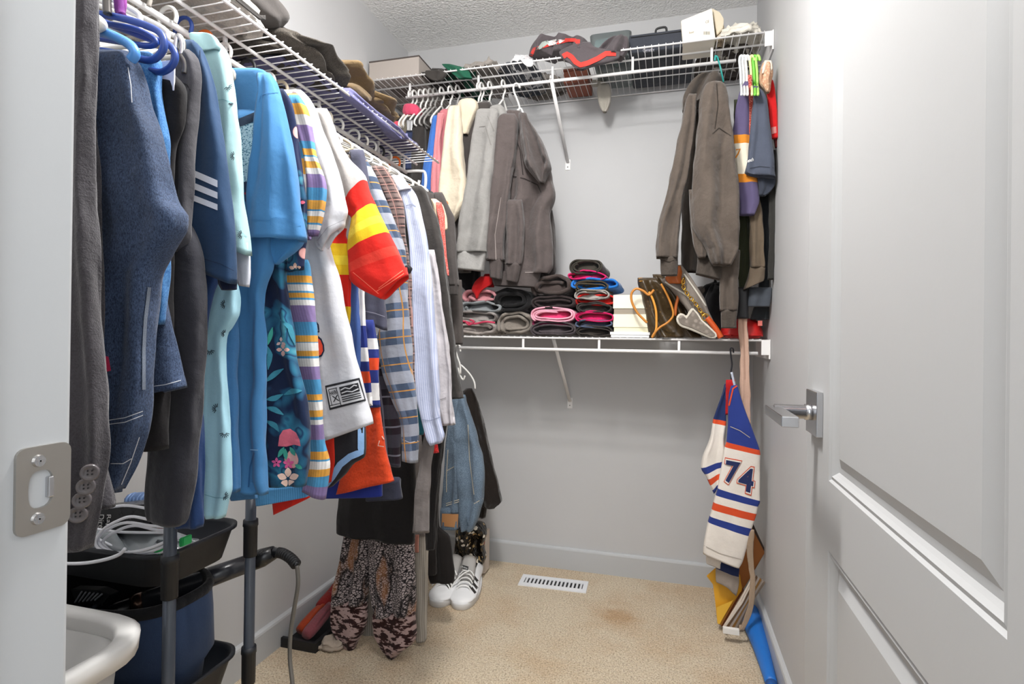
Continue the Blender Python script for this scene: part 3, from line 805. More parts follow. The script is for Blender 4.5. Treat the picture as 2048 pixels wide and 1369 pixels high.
thing('bright_blue_polo', 'bright blue polo shirt with a mesh panel inside the neck', 'shirt', [(b1, [q5]), b1b, b2, (b3, [q1, q2, q3, q4, q6, q7])], GL)
# 9 navy floral shirt
Y = .865
fl = floral()
f1 = C('sleeve', [(178, 545, 566), (205, 550, 582), (260, 560, 592), (320, 570, 600), (400, 580, 610), (470, 580, 612), (500, 580, 608), (545, 572, 540, 604)], Y, fl, .014, .3)
f2 = C('shirt_body', [(400, 505, 570), (500, 512, 570), (560, 518, 570), (604, 520, 576), (660, 522, 585), (700, 524, 588), (752, 525, 598), (813, 527, 614), (854, 528, 618), (910, 532, 616), (955, 537, 614), (972, 541, 612)], Y, fl, .015, .45, 2.3, n=40)
pk = fab('d96a7e', 800)
def flower(cx, cy, s, tgt, colr, n=5):
    out = []
    for k in range(n):
        a = 2*PI*k/n-PI/2
        out.append([(cx+s*.15*math.cos(a), cy+s*.15*math.sin(a)), (cx+s*math.cos(a), cy+s*math.sin(a))])
    return strips('printed_flower', out, s*.62, tgt, colr, .0022, 3, True)
ff = [poly_on('printed_flamingo', [(556, 893), (559, 872), (566, 861), (580, 858), (592, 866), (599, 880), (601, 893), (588, 890), (573, 894)], f2, pk, .0021, 2),
      flower(576, 958, 22, f2, fab('f0cdbd')), flower(577, 928, 11, f2, fab('e0609a')), flower(553, 926, 10, f2, fab('e0609a')), flower(566, 700, 13, f2, fab('e8b8ae'), 4), flower(562, 685, 10, f2, fab('e5c5c0'), 3),
      strips('printed_leaf', [[(530, 765), (550, 748), (567, 738)], [(532, 800), (550, 797), (566, 789)], [(568, 790), (585, 783), (604, 782)], [(531, 815), (550, 820), (567, 830)], [(532, 842), (550, 852), (558, 864)], [(560, 640), (580, 655), (590, 690)], [(533, 690), (540, 710), (536, 740)]], 11, f2, fab('39869c'), .002, 3, True),
      strips('printed_leaf', [[(568, 895), (556, 915)], [(570, 898), (572, 920)], [(580, 895), (590, 912)], [(590, 930), (604, 938)], [(545, 655), (536, 690)]], 9, f2, fab('3b9c8c'), .0022, 3, True)]
ff2 = [flower(590, 538, 12, f1, fab('f2c6b0')), flower(598, 405, 12, f1, fab('cf5a72'), 4)]
thing('floral_shirt', 'dark navy shirt printed with leaves, flowers and a pink flamingo shape', 'shirt', [(f1, ff2), (f2, ff)], GL)
# 10 striped rib knit
Y = .915
P_, B_, O_, W_ = '8a76a6', '4c94c2', 'e3a548', 'e9e6e3'
ys = [520, 552, 567, 570, 583, 586, 597, 600, 612, 642, 670, 683, 686, 700, 712, 715, 730, 758, 789, 801, 805, 818, 831, 835, 847, 878, 902, 916, 920, 937, 952, 956]
cl = [B_, O_, B_, W_, B_, O_, B_, W_, P_, B_, O_, B_, W_, O_, B_, W_, P_, B_, O_, B_, W_, O_, B_, W_, P_, B_, O_, B_, W_, O_, B_, W_]
def vy(lst, y0, y1): return tuple((0 if i == 0 else (y-y0)/(y1-y0), c) for i, (y, c) in enumerate(lst))
y0, y1 = 500, 1000
rowsB = [(520, 545, 617), (560, 552, 622), (604, 561, 627), (660, 577, 632), (700, 583, 634), (750, 591, 638), (781, 600, 641), (849, 616, 645), (884, 617, 648), (928, 612, 658), (960, 610, 655), (983, 606, 999, 650)]
yb = [ (r[0] if len(r) == 3 else (r[0]+r[2])/2) for r in rowsB]
def remap(y):
    for i in range(len(yb)-1):
        if y <= yb[i+1]: return (i+max(0, (y-yb[i]))/(yb[i+1]-yb[i]))/(len(yb)-1)
    return 1.0
stB = [(0 if i == 0 else remap(y), c) for i, (y, c) in enumerate(zip(ys, cl))]
stB = stB[:31] + [(remap(970), P_)]
kb = C('knit_body', rowsB, Y, bands(tuple(stB), 1100), .014, .25, 1.6, rag=.0008)
ysS = [(190, B_), (210, O_), (232, W_), (252, P_), (285, B_), (299, O_), (312, B_), (316, W_), (326, O_), (338, W_), (350, P_), (376, B_), (399, O_), (415, B_), (418, W_), (431, O_), (445, B_), (448, W_), (461, P_)]
rowsS = [(190, 578, 597), (222, 584, 614), (263, 596, 623), (307, 608, 630), (376, 616, 650), (438, 616, 644), (462, 616, 637), (474, 620, 472, 634)]
yb = [ (r[0] if len(r) == 3 else (r[0]+r[2])/2) for r in rowsS]
ks = C('sleeve', rowsS, Y-.015, bands(tuple((0 if i == 0 else remap(y), c) for i, (y, c) in enumerate(ysS)), 1100), .016, .2, rag=.0008)
ksh = C('shoulder', [(188, 566, 594), (215, 568, 606), (250, 576, 600), (300, 588, 612), (370, 598, 618), (480, 604, 620)], Y+.012, bands(((0, O_), (.12, B_), (.2, O_), (.3, W_), (.38, P_), (.55, B_), (.66, O_), (.75, W_), (.85, P_)), 1100), .014, .2)
kh = C('knit_hem', [(976, 512, 968, 612), (1012, 514, 994, 614)], Y+.01, stripes('5fa6dc', '4a8fc6', 1400), .012, .1)
thing('striped_knit_shirt', 'ribbed knit top in orange, white, purple and blue stripes', 'shirt', [kb, ks, ksh, kh], GL)
thing('red_shirt', 'red shirt showing only a pointed hem below the striped knit', 'shirt', [C('hem', [(985, 560, 620), (998, 546, 992, 622), (1030, 549, 1000, 612)], .95, fab('e02a1c', 800), .010, .1), C('side', [(700, 520, 560), (900, 545, 600), (995, 560, 985, 615)], .955, fab('c02318', 800), .010, .1)], GL)
# 11 white tee with a label print
Y = .965
wt = fab('c9c9ce', 900, .25, .1, .05, .6)
w1 = C('sleeve', [(180, 562, 602), (190, 570, 612), (219, 585, 628), (263, 600, 645), (300, 612, 659), (336, 622, 673), (400, 636, 688), (424, 636, 693), (452, 632, 440, 690), (492, 636, 450, 688), (502, 647, 462, 676)], Y-.012, wt, .018, .45, n=36)
w2 = C('shirt_body', [(360, 600, 640), (480, 605, 655), (554, 610, 676), (654, 620, 697), (750, 630, 718), (800, 634, 730), (866, 642, 836, 741), (884, 646, 849, 743)], Y, wt, .015, .3, n=36)
blkf = fab('26262b')
fr = [patch('label_print', [(650, 772), (719, 756), (732, 802), (659, 821)], w2, blkf, 8, 6, .002), patch('label_white_field', [(653, 776), (717, 761), (729, 799), (661, 816)], w2, fab('cfcfd3'), 8, 6, .003),
      strips('label_print', [[(657, 780), (674, 776)], [(672, 776), (682, 811)], [(660, 812), (681, 807)], [(657, 780), (664, 812)]], 1.4, w2, blkf, .0045, 3),
      text_on('lettering', 'HAVIN', [(659, 783), (672, 780), (674, 789), (661, 792)], w2, blkf, .0045, .03), text_on('lettering', 'X', [(663, 793), (676, 790), (679, 802), (666, 805)], w2, blkf, .0045, .01),
      patch('label_print', [(678, 775), (716, 766), (720, 783), (682, 792)], w2, blkf, 6, 3, .0042),
      strips('lettering', [[(681, 781), (690, 776), (699, 778), (708, 771), (714, 772)], [(683, 787), (694, 783), (704, 784), (717, 778)]], 2.2, w2, fab('cfcfd3'), .0052, 3),
      strips('label_lines', [[(683, 796), (721, 787)], [(684, 800), (722, 791)], [(685, 804), (723, 795)]], 2.2, w2, blkf, .0045, 4)]
emb = [poly_on('printed_emblem', [(636, 672), (643, 678), (648, 690), (649, 702), (644, 713), (637, 716)], w2, fab('1c2740'), .002, 1), poly_on('printed_emblem', [(636, 677), (641, 681), (645, 691), (646, 702), (642, 710), (637, 712)], w2, fab('d8452c'), .003, 1),
       strips('printed_emblem', [[(630, 642), (636, 650), (638, 664), (628, 665)]], 3, w2, fab('1c2740'), .002)]
thing('white_tee', 'white short-sleeved tee with a black boxed label print near its hem', 'shirt', [(w1, [strips('hem_stitch', [[(634, 482), (655, 455), (688, 440)]], 1.2, w1, fab('a9a9ae'))]), (w2, fr+emb)], GL)
# dark tee with pale blue hem under it
d1 = C('shirt_body', [(835, 655, 730), (880, 660, 730), (912, 655, 728), (930, 650, 704), (952, 646, 688), (978, 643, 974, 664)], 1.0, fab('26262b', 800), .012, .2)
thing('dark_tee', 'dark tee with a pale blue hem hanging below the white tee', 'shirt', [(d1, [strips('pale_blue_hem', [[(722, 850), (722, 905), (700, 914), (680, 930), (664, 955), (650, 972)]], 13, d1, fab('8fb6e4'), .0025)]), C('red_edge', [(868, 648, 668), (920, 652, 670), (968, 655, 965, 662)], .99, fab('d9301c', 800), .008, .1)], GL)
# 12 white, red and yellow football jersey
Y = 1.035
RD, YL = 'dc2318', 'e9c01f'
jr = [(218, 622, 654), (250, 634, 240, 664), (300, 654, 285, 679), (345, 674, 322, 702), (397, 684, 350, 727), (425, 694, 382, 735), (437, 706, 405, 747), (499, 699, 461, 773), (556, 702, 520, 802), (592, 752, 545, 813), (600, 765, 554, 815)]
ns = len(jr)-1
jm_ = bands(((0, 'c6c1bd'), (4.3/ns, RD), (6.05/ns, YL), (6.5/ns, 'f0d43a'), (6.75/ns, YL), (7.05/ns, RD), (7.5/ns, 'e23a2c'), (7.8/ns, RD)), 0)
j1 = C('sleeve', jr, Y-.02, jm_, .020, .30, n=40)
jf = [(300, 640, 680), (400, 648, 700), (466, 655, 690), (491, 653, 699), (550, 668, 699), (613, 684, 699), (650, 692, 696)]
j2 = C('jersey_front', jf, Y-.012, bands(((0, 'c6c1bd'), (1.8/6, RD), (2.9/6, YL), (3.4/6, 'f0d43a'), (3.7/6, YL), (4.0/6, RD), (5.0/6, YL)), 0), .013, .2)
j3 = C('black_cuff', [(534, 806, 530, 815), (540, 806, 538, 822), (552, 810, 547, 819)], Y+.01, blkf, .008, .1)
jseam = strips('hem_stitch', [[(757, 577), (780, 560), (806, 541)], [(753, 583), (780, 566), (808, 547)], [(706, 545), (730, 565), (757, 588)]], 1.3, j1, fab('ff7a60'), .003)
thing('football_jersey', 'white jersey with a red and yellow banded sleeve, the brightest on the rod', 'shirt', [(j1, [jseam]), j2, j3], GL)
# 13 royal blue polo
thing('royal_blue_shirt', 'royal blue shirt showing as a strip beneath the red and yellow sleeve', 'shirt', [C('side', [(540, 690, 714), (600, 690, 716), (660, 692, 719), (738, 700, 719)], 1.06, fab('4d6db4', 800), .012, .3), C('hem', [(958, 640, 765), (997, 645, 993, 766)], 1.13, fab('23348c', 800), .012, .15)], GL)
# 14 orange and blue hockey jersey
Y = 1.10
NB, OR, WJ = '26347c', 'e04a22', 'e6e3e2'
h1 = C('sleeve', [(560, 712, 727), (620, 714, 728), (690, 716, 735), (745, 718, 739), (816, 728, 812, 744)], Y-.02, bands(((0, WJ), (.36, NB), (.52, WJ), (.65, NB), (.74, OR), (.83, NB), (.90, WJ)), 0), .012, .2)
h2 = C('second_sleeve', [(640, 722, 748), (690, 726, 753), (745, 732, 757), (815, 740, 759)], Y, bands(((0, NB), (.25, WJ), (.39, NB), (.5, OR), (.64, NB), (.77, WJ), (.93, NB)), 0), .014, .2)
h3 = C('jersey_body', [(790, 725, 757), (825, 724, 760), (852, 716, 764), (900, 700, 772), (945, 684, 782), (989, 672, 963, 787)], Y+.005, fab(OR, 260, .6, .1, .2), .014, .25)
lg = strips('embroidered_mark', [[(768, 872), (759, 882), (756, 892), (768, 894), (772, 886), (764, 873)]], 1.8, h3, fab('f0cfc0'), .0025)
thing('hockey_jersey', 'orange hockey jersey with blue and white striped sleeves, on the left rod', 'jersey', [h1, h2, (h3, [lg])], GL)
# 15 dark slate tee
Y = 1.145
sl = fab('4a4b5c', 800)
t1 = C('sleeve', [(300, 700, 725), (420, 715, 745), (520, 722, 760), (570, 726, 766), (620, 726, 770), (642, 726, 662, 772)], Y, sl, .015, .3)
thing('slate_tee', 'slate grey tee with its short sleeve under the red jersey sleeve', 'shirt', [(t1, [strips('hem_stitch', [[(727, 622), (750, 627), (770, 634)]], 1.3, t1, fab('8d8d9c'))]), C('hem', [(955, 730, 800), (1002, 735, 998, 804)], Y+.03, fab('2e3040', 800), .014, .1)], GL)
# 16 blue and grey plaid flannel
Y = 1.185
pf = plaid('5a6982', '1f2f47', 'b4b6bf', 'c08a45', .062, .022, .10)
g1 = C('sleeve', [(298, 697, 716), (320, 705, 732), (350, 712, 748), (400, 730, 771), (446, 740, 790), (514, 762, 812), (566, 765, 814), (630, 765, 816), (694, 756, 822), (750, 768, 826), (800, 786, 832), (840, 800, 835), (870, 804, 836), (922, 805, 926, 834)], Y, pf, .018, .35, n=36)
g2 = C('shirt_body', [(700, 745, 790), (800, 757, 798), (880, 760, 800), (930, 762, 935, 800)], Y+.03, plaid('2a2630', '3a2a34', '5a5a68', '8f8f9c', .07, .03, .05), .016, .3)
thing('plaid_flannel', 'blue, grey and white plaid flannel shirt with an orange line in the check', 'shirt', [(g1, [strips('cuff_seam', [[(805, 880), (820, 886), (836, 882)]], 1.4, g1, fab('b9b9c4'))]), g2], GL)
# 17 brown plaid
Y = 1.235
thing('brown_plaid_shirt', 'narrow view of a brown and pink checked shirt', 'shirt', [C('sleeve', [(332, 742, 768), (350, 750, 782), (373, 762, 792), (408, 776, 805), (480, 790, 812), (554, 802, 822), (650, 806, 826), (750, 808, 828), (850, 812, 836), (892, 815, 836)], Y, plaid('5c4a48', '2a2426', '8d7873', 'b0857c', .022, .05, .05), .012, .3)], GL)
# 18 pale blue striped shirt
Y = 1.28
ps = stripes('a9b2cf', 'c6cbe0', 1250, 0, .5)
a1 = C('sleeve', [(378, 798, 824), (392, 802, 832), (411, 808, 838), (473, 818, 852), (554, 823, 863), (650, 826, 870), (750, 828, 877), (800, 834, 879), (835, 843, 880), (862, 850, 858, 885), (878, 854, 872, 889), (892, 862, 886, 884)], Y, ps, .017, .3, n=36, rag=.0006)
a2 = C('collar', [(352, 778, 803), (366, 780, 812), (385, 796, 378, 822)], Y-.01, fab('dadce8'), .012, .1, cap=.7)
thing('pale_striped_shirt', 'pale blue pinstriped shirt with its cuff hanging furthest down', 'shirt', [(a1, [strips('seam', [[(812, 412), (824, 408), (838, 416)], [(844, 840), (860, 842), (880, 835)]], 1.5, a1, fab('8c93ad'))]), a2], GL)
# 19 light grey shirt
Y = 1.33
g = fab('b9b4b8', 800, .3, .1, .08, .8)
a3 = C('sleeve', [(500, 852, 868), (560, 858, 876), (650, 866, 890), (700, 872, 898), (760, 876, 902), (800, 878, 904), (852, 886, 850, 911)], Y, g, .015, .6)
thing('silver_grey_shirt', 'silver grey shirt with a turned cuff beside the pale pinstriped one', 'shirt', [(a3, [strips('cuff_seam', [[(880, 800), (892, 796), (903, 790)]], 1.6, a3, fab('8f8a8e'))]), C('tail', [(870, 850, 868), (1000, 830, 858), (1066, 826, 858)], Y-.03, fab('7d7674', 700, .4), .012, .3)], GL)
# 20 black long cardigan
Y = 1.385
bk = fab('35312f', 600, .5, .2, .2)
thing('black_cardigan', 'long black cardigan hanging furthest along the left rod', 'cardigan', [C('sleeve', [(372, 815, 842), (384, 822, 852), (410, 832, 862), (452, 842, 878), (554, 852, 893), (671, 862, 907), (750, 880, 916), (790, 886, 924), (800, 890, 797, 926)], Y, bk, .018, .3), C('cardigan_body', [(420, 800, 850), (600, 820, 876), (800, 840, 898), (880, 845, 884), (1000, 850, 872), (1100, 852, 868)], Y+.05, fab('1a1819', 600, .4), .014, .5, 3)], GL)
# 21 coral lace top + dark hoodie behind
Y = 1.47
thing('coral_lace_blouse', 'coral lace and cream top squeezed behind the black cardigan', 'shirt', [C('sleeve', [(398, 862, 872), (410, 866, 886), (440, 872, 893), (458, 876, 895), (467, 880, 462, 888)], Y, fab('dcc4a8', 700), .012, .2), C('lace_panel', [(405, 872, 882), (430, 876, 888), (500, 884, 892), (552, 890, 897)], Y-.012, lace('f08a80', 'd45a52'), .010, .2),
      C('lower_lace', [(835, 846, 862), (880, 850, 872), (908, 852, 906, 877)], Y-.16, lace('f2403c', 'c8282a'), .010, .2)], GL)
thing('charcoal_hoodie', 'narrow charcoal hoodie between the coral lace and the cream sweatshirt', 'hoodie', [C('sleeve', [(385, 868, 884), (415, 876, 898), (440, 882, 908), (500, 890, 912), (560, 896, 916), (572, 898, 917)], 1.56, fab('4a4543', 600), .016, .3), C('shoulder', [(376, 745, 830), (392, 748, 872), (430, 770, 886), (500, 800, 890)], 1.565, fab('4a4543', 600), .012, .2), C('cuff', [(566, 898, 917), (590, 900, 915)], 1.56, fab('3f3a38', 600), .013, .3), C('hoodie_body', [(560, 897, 922), (640, 905, 925), (690, 908, 925)], 1.63, fab('4d4744', 600), .014, .2)], GL)
# teal scrap
thing('teal_blouse', 'teal blouse showing between plaid and pinstriped cuffs', 'blouse', [C('side', [(720, 828, 848), (800, 832, 850), (870, 832, 848)], 1.36, fab('2f7f92', 800), .01, .3)], GL)
for lab, Y, mt_, dx, fl_ in (
    ('white hanger of the navy polo', .685, None, .0, 1), ('white hanger of the mint printed shirt', .735, None, -.01, 1), ('grey hanger of the steel blue shirt', .775, plain('a9a29a', .4), 0, 1),
    ('white hanger of the bright blue polo', .83, None, 0, 1), ('blue hanger of the navy floral shirt', .865, M_HANG_B, 0, 1), ('orange hanger of the striped knit', .915, plain('e8702a', .4), 0, 1),
    ('white hanger of the white tee', .965, None, 0, 1), ('dark hanger of the football jersey', 1.035, M_BLACK, 0, 1), ('white hanger of the hockey jersey', 1.10, None, .0, 1), ('beige hanger of the slate tee', 1.145, plain('cdbfa8', .4), 0, 1),
    ('white hanger of the blue plaid flannel', 1.185, None, 0, 1), ('white hanger of the brown checked shirt', 1.235, None, 0, 1), ('broad white hanger of the pale pinstriped shirt', 1.28, None, 0, 1), ('beige hanger of the silver grey shirt', 1.33, plain('d8cdba', .4), 0, 1),
    ('white hanger of the black cardigan', 1.385, None, 0, 1), ('white hanger of the coral lace top', 1.47, None, 0, 1), ('grey hanger behind the coral lace top', 1.52, plain('b8b2aa', .4), 0, 1), ('white hanger of the charcoal hoodie', 1.57, None, 0, 1), ('black hanger next to the charcoal hoodie', 1.62, M_BLACK, 0, 1), ('white hanger last but one on the left rod', 1.67, None, 0, 1), ('orange hanger at the far end of the left rod', 1.73, plain('e8702a', .4), 0, 1),
    ('white hanger of the dark grey top', .645, None, 0, 1), ('white hanger of the bright blue jeans', .60, None, 0, 1)):
    lhang(lab, Y, mt_, dx, fl_)
# ------------------------------------------------------------------ more helpers
def slab(name, pts, Y, th, mat, ax=1, bev=.0015, puff=0):
    """outline on the plane ax=Y given real thickness th behind it"""
    bm = bmesh.new(); D = AX[ax]*th
    W = [U(p[0], p[1], ax, Y) for p in pts]
    a = [bm.verts.new(p) for p in W]; b = [bm.verts.new(p+D) for p in W]; n = len(a)
    bm.faces.new(a); bm.faces.new(b[::-1])
    for i in range(n): bm.faces.new((a[i], a[(i+1) % n], b[(i+1) % n], b[i]))
    bmesh.ops.recalc_face_normals(bm, faces=bm.faces)
    if bev: bmesh.ops.bevel(bm, geom=bm.edges[:], offset=bev, segments=2, affect='EDGES')
    return from_bm(name, bm, mat)
def mound(name, x0, x1, y0, y1, z0, h, mat, seed=0, rough=.5, n=40, m=16, pw=.6, lean=0):
    """a soft heap of cloth lying on a shelf or floor"""
    bm = bmesh.new(); cx, cy, rx, ry = (x0+x1)/2, (y0+y1)/2, (x1-x0)/2, (y1-y0)/2; rings = []
    for i in range(m+1):
        v = i/m; rr = math.cos(v*PI/2)**.45 if v < 1 else 0; zz = math.sin(v*PI/2)**.9
        ring = []
        for j in range(n):
            a = 2*PI*j/n; ca, sa = math.cos(a), math.sin(a)
            ex = math.copysign(abs(ca)**pw, ca); ey = math.copysign(abs(sa)**pw, sa)
            q = Vector((ex*2+seed*7, ey*2, v*2.5))
            k = 1+.16*rough*noise.noise(q)+.10*rough*noise.noise(q*3)
            fold = 1+.35*rough*noise.noise(Vector((ex*3+seed, ey*1.2+seed, 1)))+.18*rough*noise.noise(Vector((ex*9, ey*5+seed, v*3)))
            p = Vector((cx+rx*ex*rr*k, cy+ry*ey*rr*k, z0+max(0, h*zz*fold)))
            ring.append(bm.verts.new(p))
        rings.append(ring)
    und = []
    for r_ in (0.05, .2, .38, .56, .74, .88, .96):    # the underside rests on its folds and arches between them
        ring = []
        for j in range(n):
            v = rings[0][j].co; x = cx+(v.x-cx)*r_; y = cy+(v.y-cy)*r_
            cr_ = abs(noise.noise(Vector((x*13+seed*3, y*13, seed)))) + .5*abs(noise.noise(Vector((x*31, y*27+seed, seed))))
            ring.append(bm.verts.new((x, y, z0 + min(h*.5, .055*rough*cr_*min(1, r_*3) + (.006 if r_ > .9 else 0)))))
        und.append(ring)
    for v in rings[0]: v.co.z = max(v.co.z, z0+min(h*.3, .014))
    rings = und + rings
    for A, B in zip(rings, rings[1:]):
        for j in range(n): bm.faces.new((A[j], A[(j+1) % n], B[(j+1) % n], B[j]))
    bm.faces.new(rings[0][::-1]); bm.faces.new(rings[-1])
    return from_bm(name, bm, mat, True)
def fold_roll(name, x0, y0, x1, y1, Y, depth, mat, loops=2.2, t=.009, tilt=0, seed=1, lump=1.0):
    """a folded or rolled garment seen end-on: px box on plane Y; a spiral sheet of cloth of thickness t running back by depth"""
    P0, P1 = U(x0, y1, 1, Y), U(x1, y0, 1, Y)
    c = (P0+P1)/2; A0 = abs(P1.x-P0.x)/2; B0 = abs(P1.z-P0.z)/2
    B0 = max(B0, t*.8); n = int(36*loops); step = min(t*1.12, B0/max(loops, .5)*.98)
    path = []
    for i in range(n+1):
        th_ = 2*PI*i/36; k = i/36
        a = A0 - t/2 - step*k; b = B0 - t/2 - step*k
        if b < t*.12: b = t*.12
        if a < t: break
        ang = PI*1.25 - th_
        x = math.copysign(abs(math.cos(ang))**.62, math.cos(ang))*a; z = math.copysign(abs(math.sin(ang))**.85, math.sin(ang))*b
        wob = noise.noise(Vector((x*22+seed*5, z*30, seed)))*.006*lump; wob2 = noise.noise(Vector((x*18, seed*3.1, k)))*.004*lump
        zz = z*(1+wob*20)+wob2
        zz = max(-B0+t/2, zz)
        path.append(Vector((x, 0, zz+tilt*x)))
    bm = bmesh.new(); secs = []; M = 9
    for q in range(M+1):
        f = q/M; yy = f*depth; row = []
        for i, p in enumerate(path):
            d = (path[min(i+1, len(path)-1)]-path[max(i-1, 0)]).normalized(); nn = Vector((-d.z, 0, d.x))
            front = noise.noise(Vector((p.x*25, p.z*25+seed, 2)))*.010*lump*(1-f)
            w = Vector((0, 0, noise.noise(Vector((p.x*10+seed, yy*10, p.z*10)))*.004*lump*f))
            tt = t/2*(.75 if q == 0 else 1)
            row.append((c+p+nn*tt+w+Vector((0, yy-front, 0)), c+p-nn*tt+w+Vector((0, yy-front, 0))))
        secs.append(row)
    V = [[(bm.verts.new(a), bm.verts.new(b)) for a, b in row] for row in secs]
    for q in range(M):
        for i in range(len(path)-1):
            for s in (0, 1): bm.faces.new((V[q][i][s], V[q][i+1][s], V[q+1][i+1][s], V[q+1][i][s]))
        for i in (0, len(path)-1): bm.faces.new((V[q][i][0], V[q][i][1], V[q+1][i][1], V[q+1][i][0]))
    for q in (0, M):
        for i in range(len(path)-1): bm.faces.new((V[q][i][0], V[q][i+1][0], V[q][i+1][1], V[q][i][1]))
    return from_bm(name, bm, mat, True)

# ------------------------------------------------------------------ long clothes below, left
C2 = cloth
bd = C2('dress_skirt', [(840, 720, 812), (900, 700, 828), (975, 684, 829), (1020, 677, 829), (1050, 674, 829), (1066, 676, 1088, 829)], 1.58, fab('141214', 700, .3, .1, .1), .03, .3, 2, n=44)
thing('black_dress', 'plain black dress hanging over the animal-print trousers', 'dress', [bd, C2('dress_top', [(760, 745, 800), (840, 725, 812), (870, 715, 820)], 1.56, fab('141214', 700, .3, .1, .1), .015, .2)], 'long clothes reaching toward the floor')
sn = snake(False); lp = snake(True)
l1 = C2('trouser_leg', [(1040, 692, 745), (1071, 690, 742), (1133, 680, 740), (1180, 670, 735), (1206, 666, 733)], 1.66, sn, .030, .55, 3.2, n=44, cavity=False)
l1b = C2('trouser_hem', [(1200, 666, 734), (1230, 663, 733), (1255, 664, 729), (1280, 678, 716), (1298, 690, 708), (1305, 697, 705)], 1.66, lp, .026, .3, n=36)
l2 = C2('trouser_leg', [(1040, 735, 826), (1080, 738, 826), (1144, 740, 828), (1190, 744, 829), (1228, 748, 829)], 1.655, sn, .034, .55, 3.2, n=44, cavity=False)
l2b = C2('trouser_hem', [(1222, 748, 829), (1245, 748, 830), (1270, 750, 831), (1284, 757, 828), (1300, 768, 808), (1312, 777, 795), (1320, 783, 789)], 1.655, lp, .030, .3, n=36)
thing('animal_print_trousers', 'snakeskin and leopard print wide trousers reaching the carpet', 'trousers', [l1, l1b, l2, l2b], 'long clothes reaching toward the floor')
thing('grey_rib_dress', 'grey over cream ribbed dress hanging beside the animal-print trousers', 'dress', [C2('upper', [(860, 836, 862), (930, 830, 862), (1000, 828, 860), (1050, 828, 858), (1070, 828, 857)], 1.74, fab('8d8583', 500, .5, .2, .2), .02, .3),
      C2('skirt', [(1066, 827, 855), (1100, 828, 856), (1200, 830, 854), (1275, 832, 852), (1284, 834, 850)], 1.745, stripes('b8b2a8', 'a19b92', 900), .018, .3, 2, rag=.0008), C2('pink_edge', [(1070, 826, 838), (1106, 827, 837)], 1.70, fab('b97f70', 600), .006, .1)], 'long clothes reaching toward the floor')
thing('ribbed_cream_dress', 'cream ribbed dress showing between the legs of the animal-print trousers', 'dress', [C2('skirt', [(1180, 722, 765), (1230, 724, 762), (1284, 720, 762)], 1.76, stripes('aaa49c', '8e8982', 900), .014, .3, rag=.0008)], 'long clothes reaching toward the floor')
thing('black_trousers', 'black trousers hanging to the white sneakers', 'trousers', [C2('trouser_leg', [(400, 852, 866), (520, 856, 878), (650, 858, 892), (800, 856, 898), (880, 856, 889), (940, 857, 882), (1010, 857, 876), (1052, 856, 877), (1075, 856, 898), (1150, 858, 908), (1166, 862, 906)], 1.83, fab('1d1918', 600, .4), .014, .4, 3, n=40), C2('second_leg', [(900, 850, 880), (1000, 853, 876), (1100, 855, 872), (1150, 856, 872)], 1.80, fab('211d1c', 600, .4), .018, .4)], 'long clothes reaching toward the floor')
sk = mound('sock', *(lambda a, b: (a.x, b.x))(U(634, 1300, 2, 0), U(688, 1300, 2, 0)), U(660, 1308, 2, 0).y, U(660, 1285, 2, 0).y+.03, .001, .03, fab('b8a99a', 500, .4), 3, 1.4)
thing('white_sock', 'off-white sock lying on the carpet by the print trousers', 'sock', [sk])
# jeans and velvet trousers at the left end of the waist-high shelf
jn = denim('4a5c70', '8ea2b5'); Y = 2.11
jl = C2('trouser_leg', [(790, 900, 922), (846, 897, 914), (904, 892, 916), (940, 890, 918), (985, 887, 919), (1010, 885, 920), (1024, 882, 922)], Y, jn, .024, .35)
jb = C2('waistband', [(1014, 882, 920), (1040, 883, 918), (1057, 884, 1059, 915)], Y-.005, jn, .026, .15)
jrr = C2('trouser_leg', [(790, 908, 930), (812, 906, 934), (837, 907, 943), (881, 909, 956), (916, 912, 965), (960, 915, 968), (1000, 917, 966), (1020, 919, 960), (1040, 921, 955), (1062, 923, 945)], Y+.01, jn, .030, .5, 2.4, n=40)
pt = patch('leather_patch', [(884, 1028), (917, 1029), (915, 1056), (883, 1053)], jb, plain('b98556', .6, bump=120, bs=.4), 4, 4, .003)
stj = strips('stitching', [[(894, 942), (908, 934)], [(893, 985), (893, 950), (896, 900)], [(892, 1008), (918, 1000)], [(892, 1012), (918, 1004)], [(936, 850), (939, 920), (948, 990)], [(948, 1008), (966, 998)]], 1.5, [jl, jrr, jb], fab('cfc7b4'), .003)
loop = strips('belt_loop', [[(934, 1035), (942, 1058)]], 5, jrr, jn, .005)
thing('blue_jeans', 'faded blue jeans hanging upside down with a tan leather patch', 'jeans', [(jl, []), (jb, [pt]), (jrr, [stj, loop])])
vel = fab('211812', 500, .5, .35, .35, .7)
thing('velvet_trousers', 'dark brown velvet trousers hanging nearest the bare back wall', 'trousers', [C2('trouser_leg', [(777, 932, 944), (788, 925, 950), (846, 925, 967), (900, 935, 979), (948, 945, 991), (980, 952, 998), (1003, 958, 1003), (1014, 965, 992), (1018, 975, 988)], 2.20, vel, .026, .5, 2.4, n=36), C2('second_leg', [(800, 920, 940), (900, 925, 955), (1000, 935, 975), (1036, 945, 970)], 2.25, vel, .02, .4)])
hk, lpb = None, None
W = lambda pts, Y: [U(p[0], p[1], 1, Y) for p in pts]
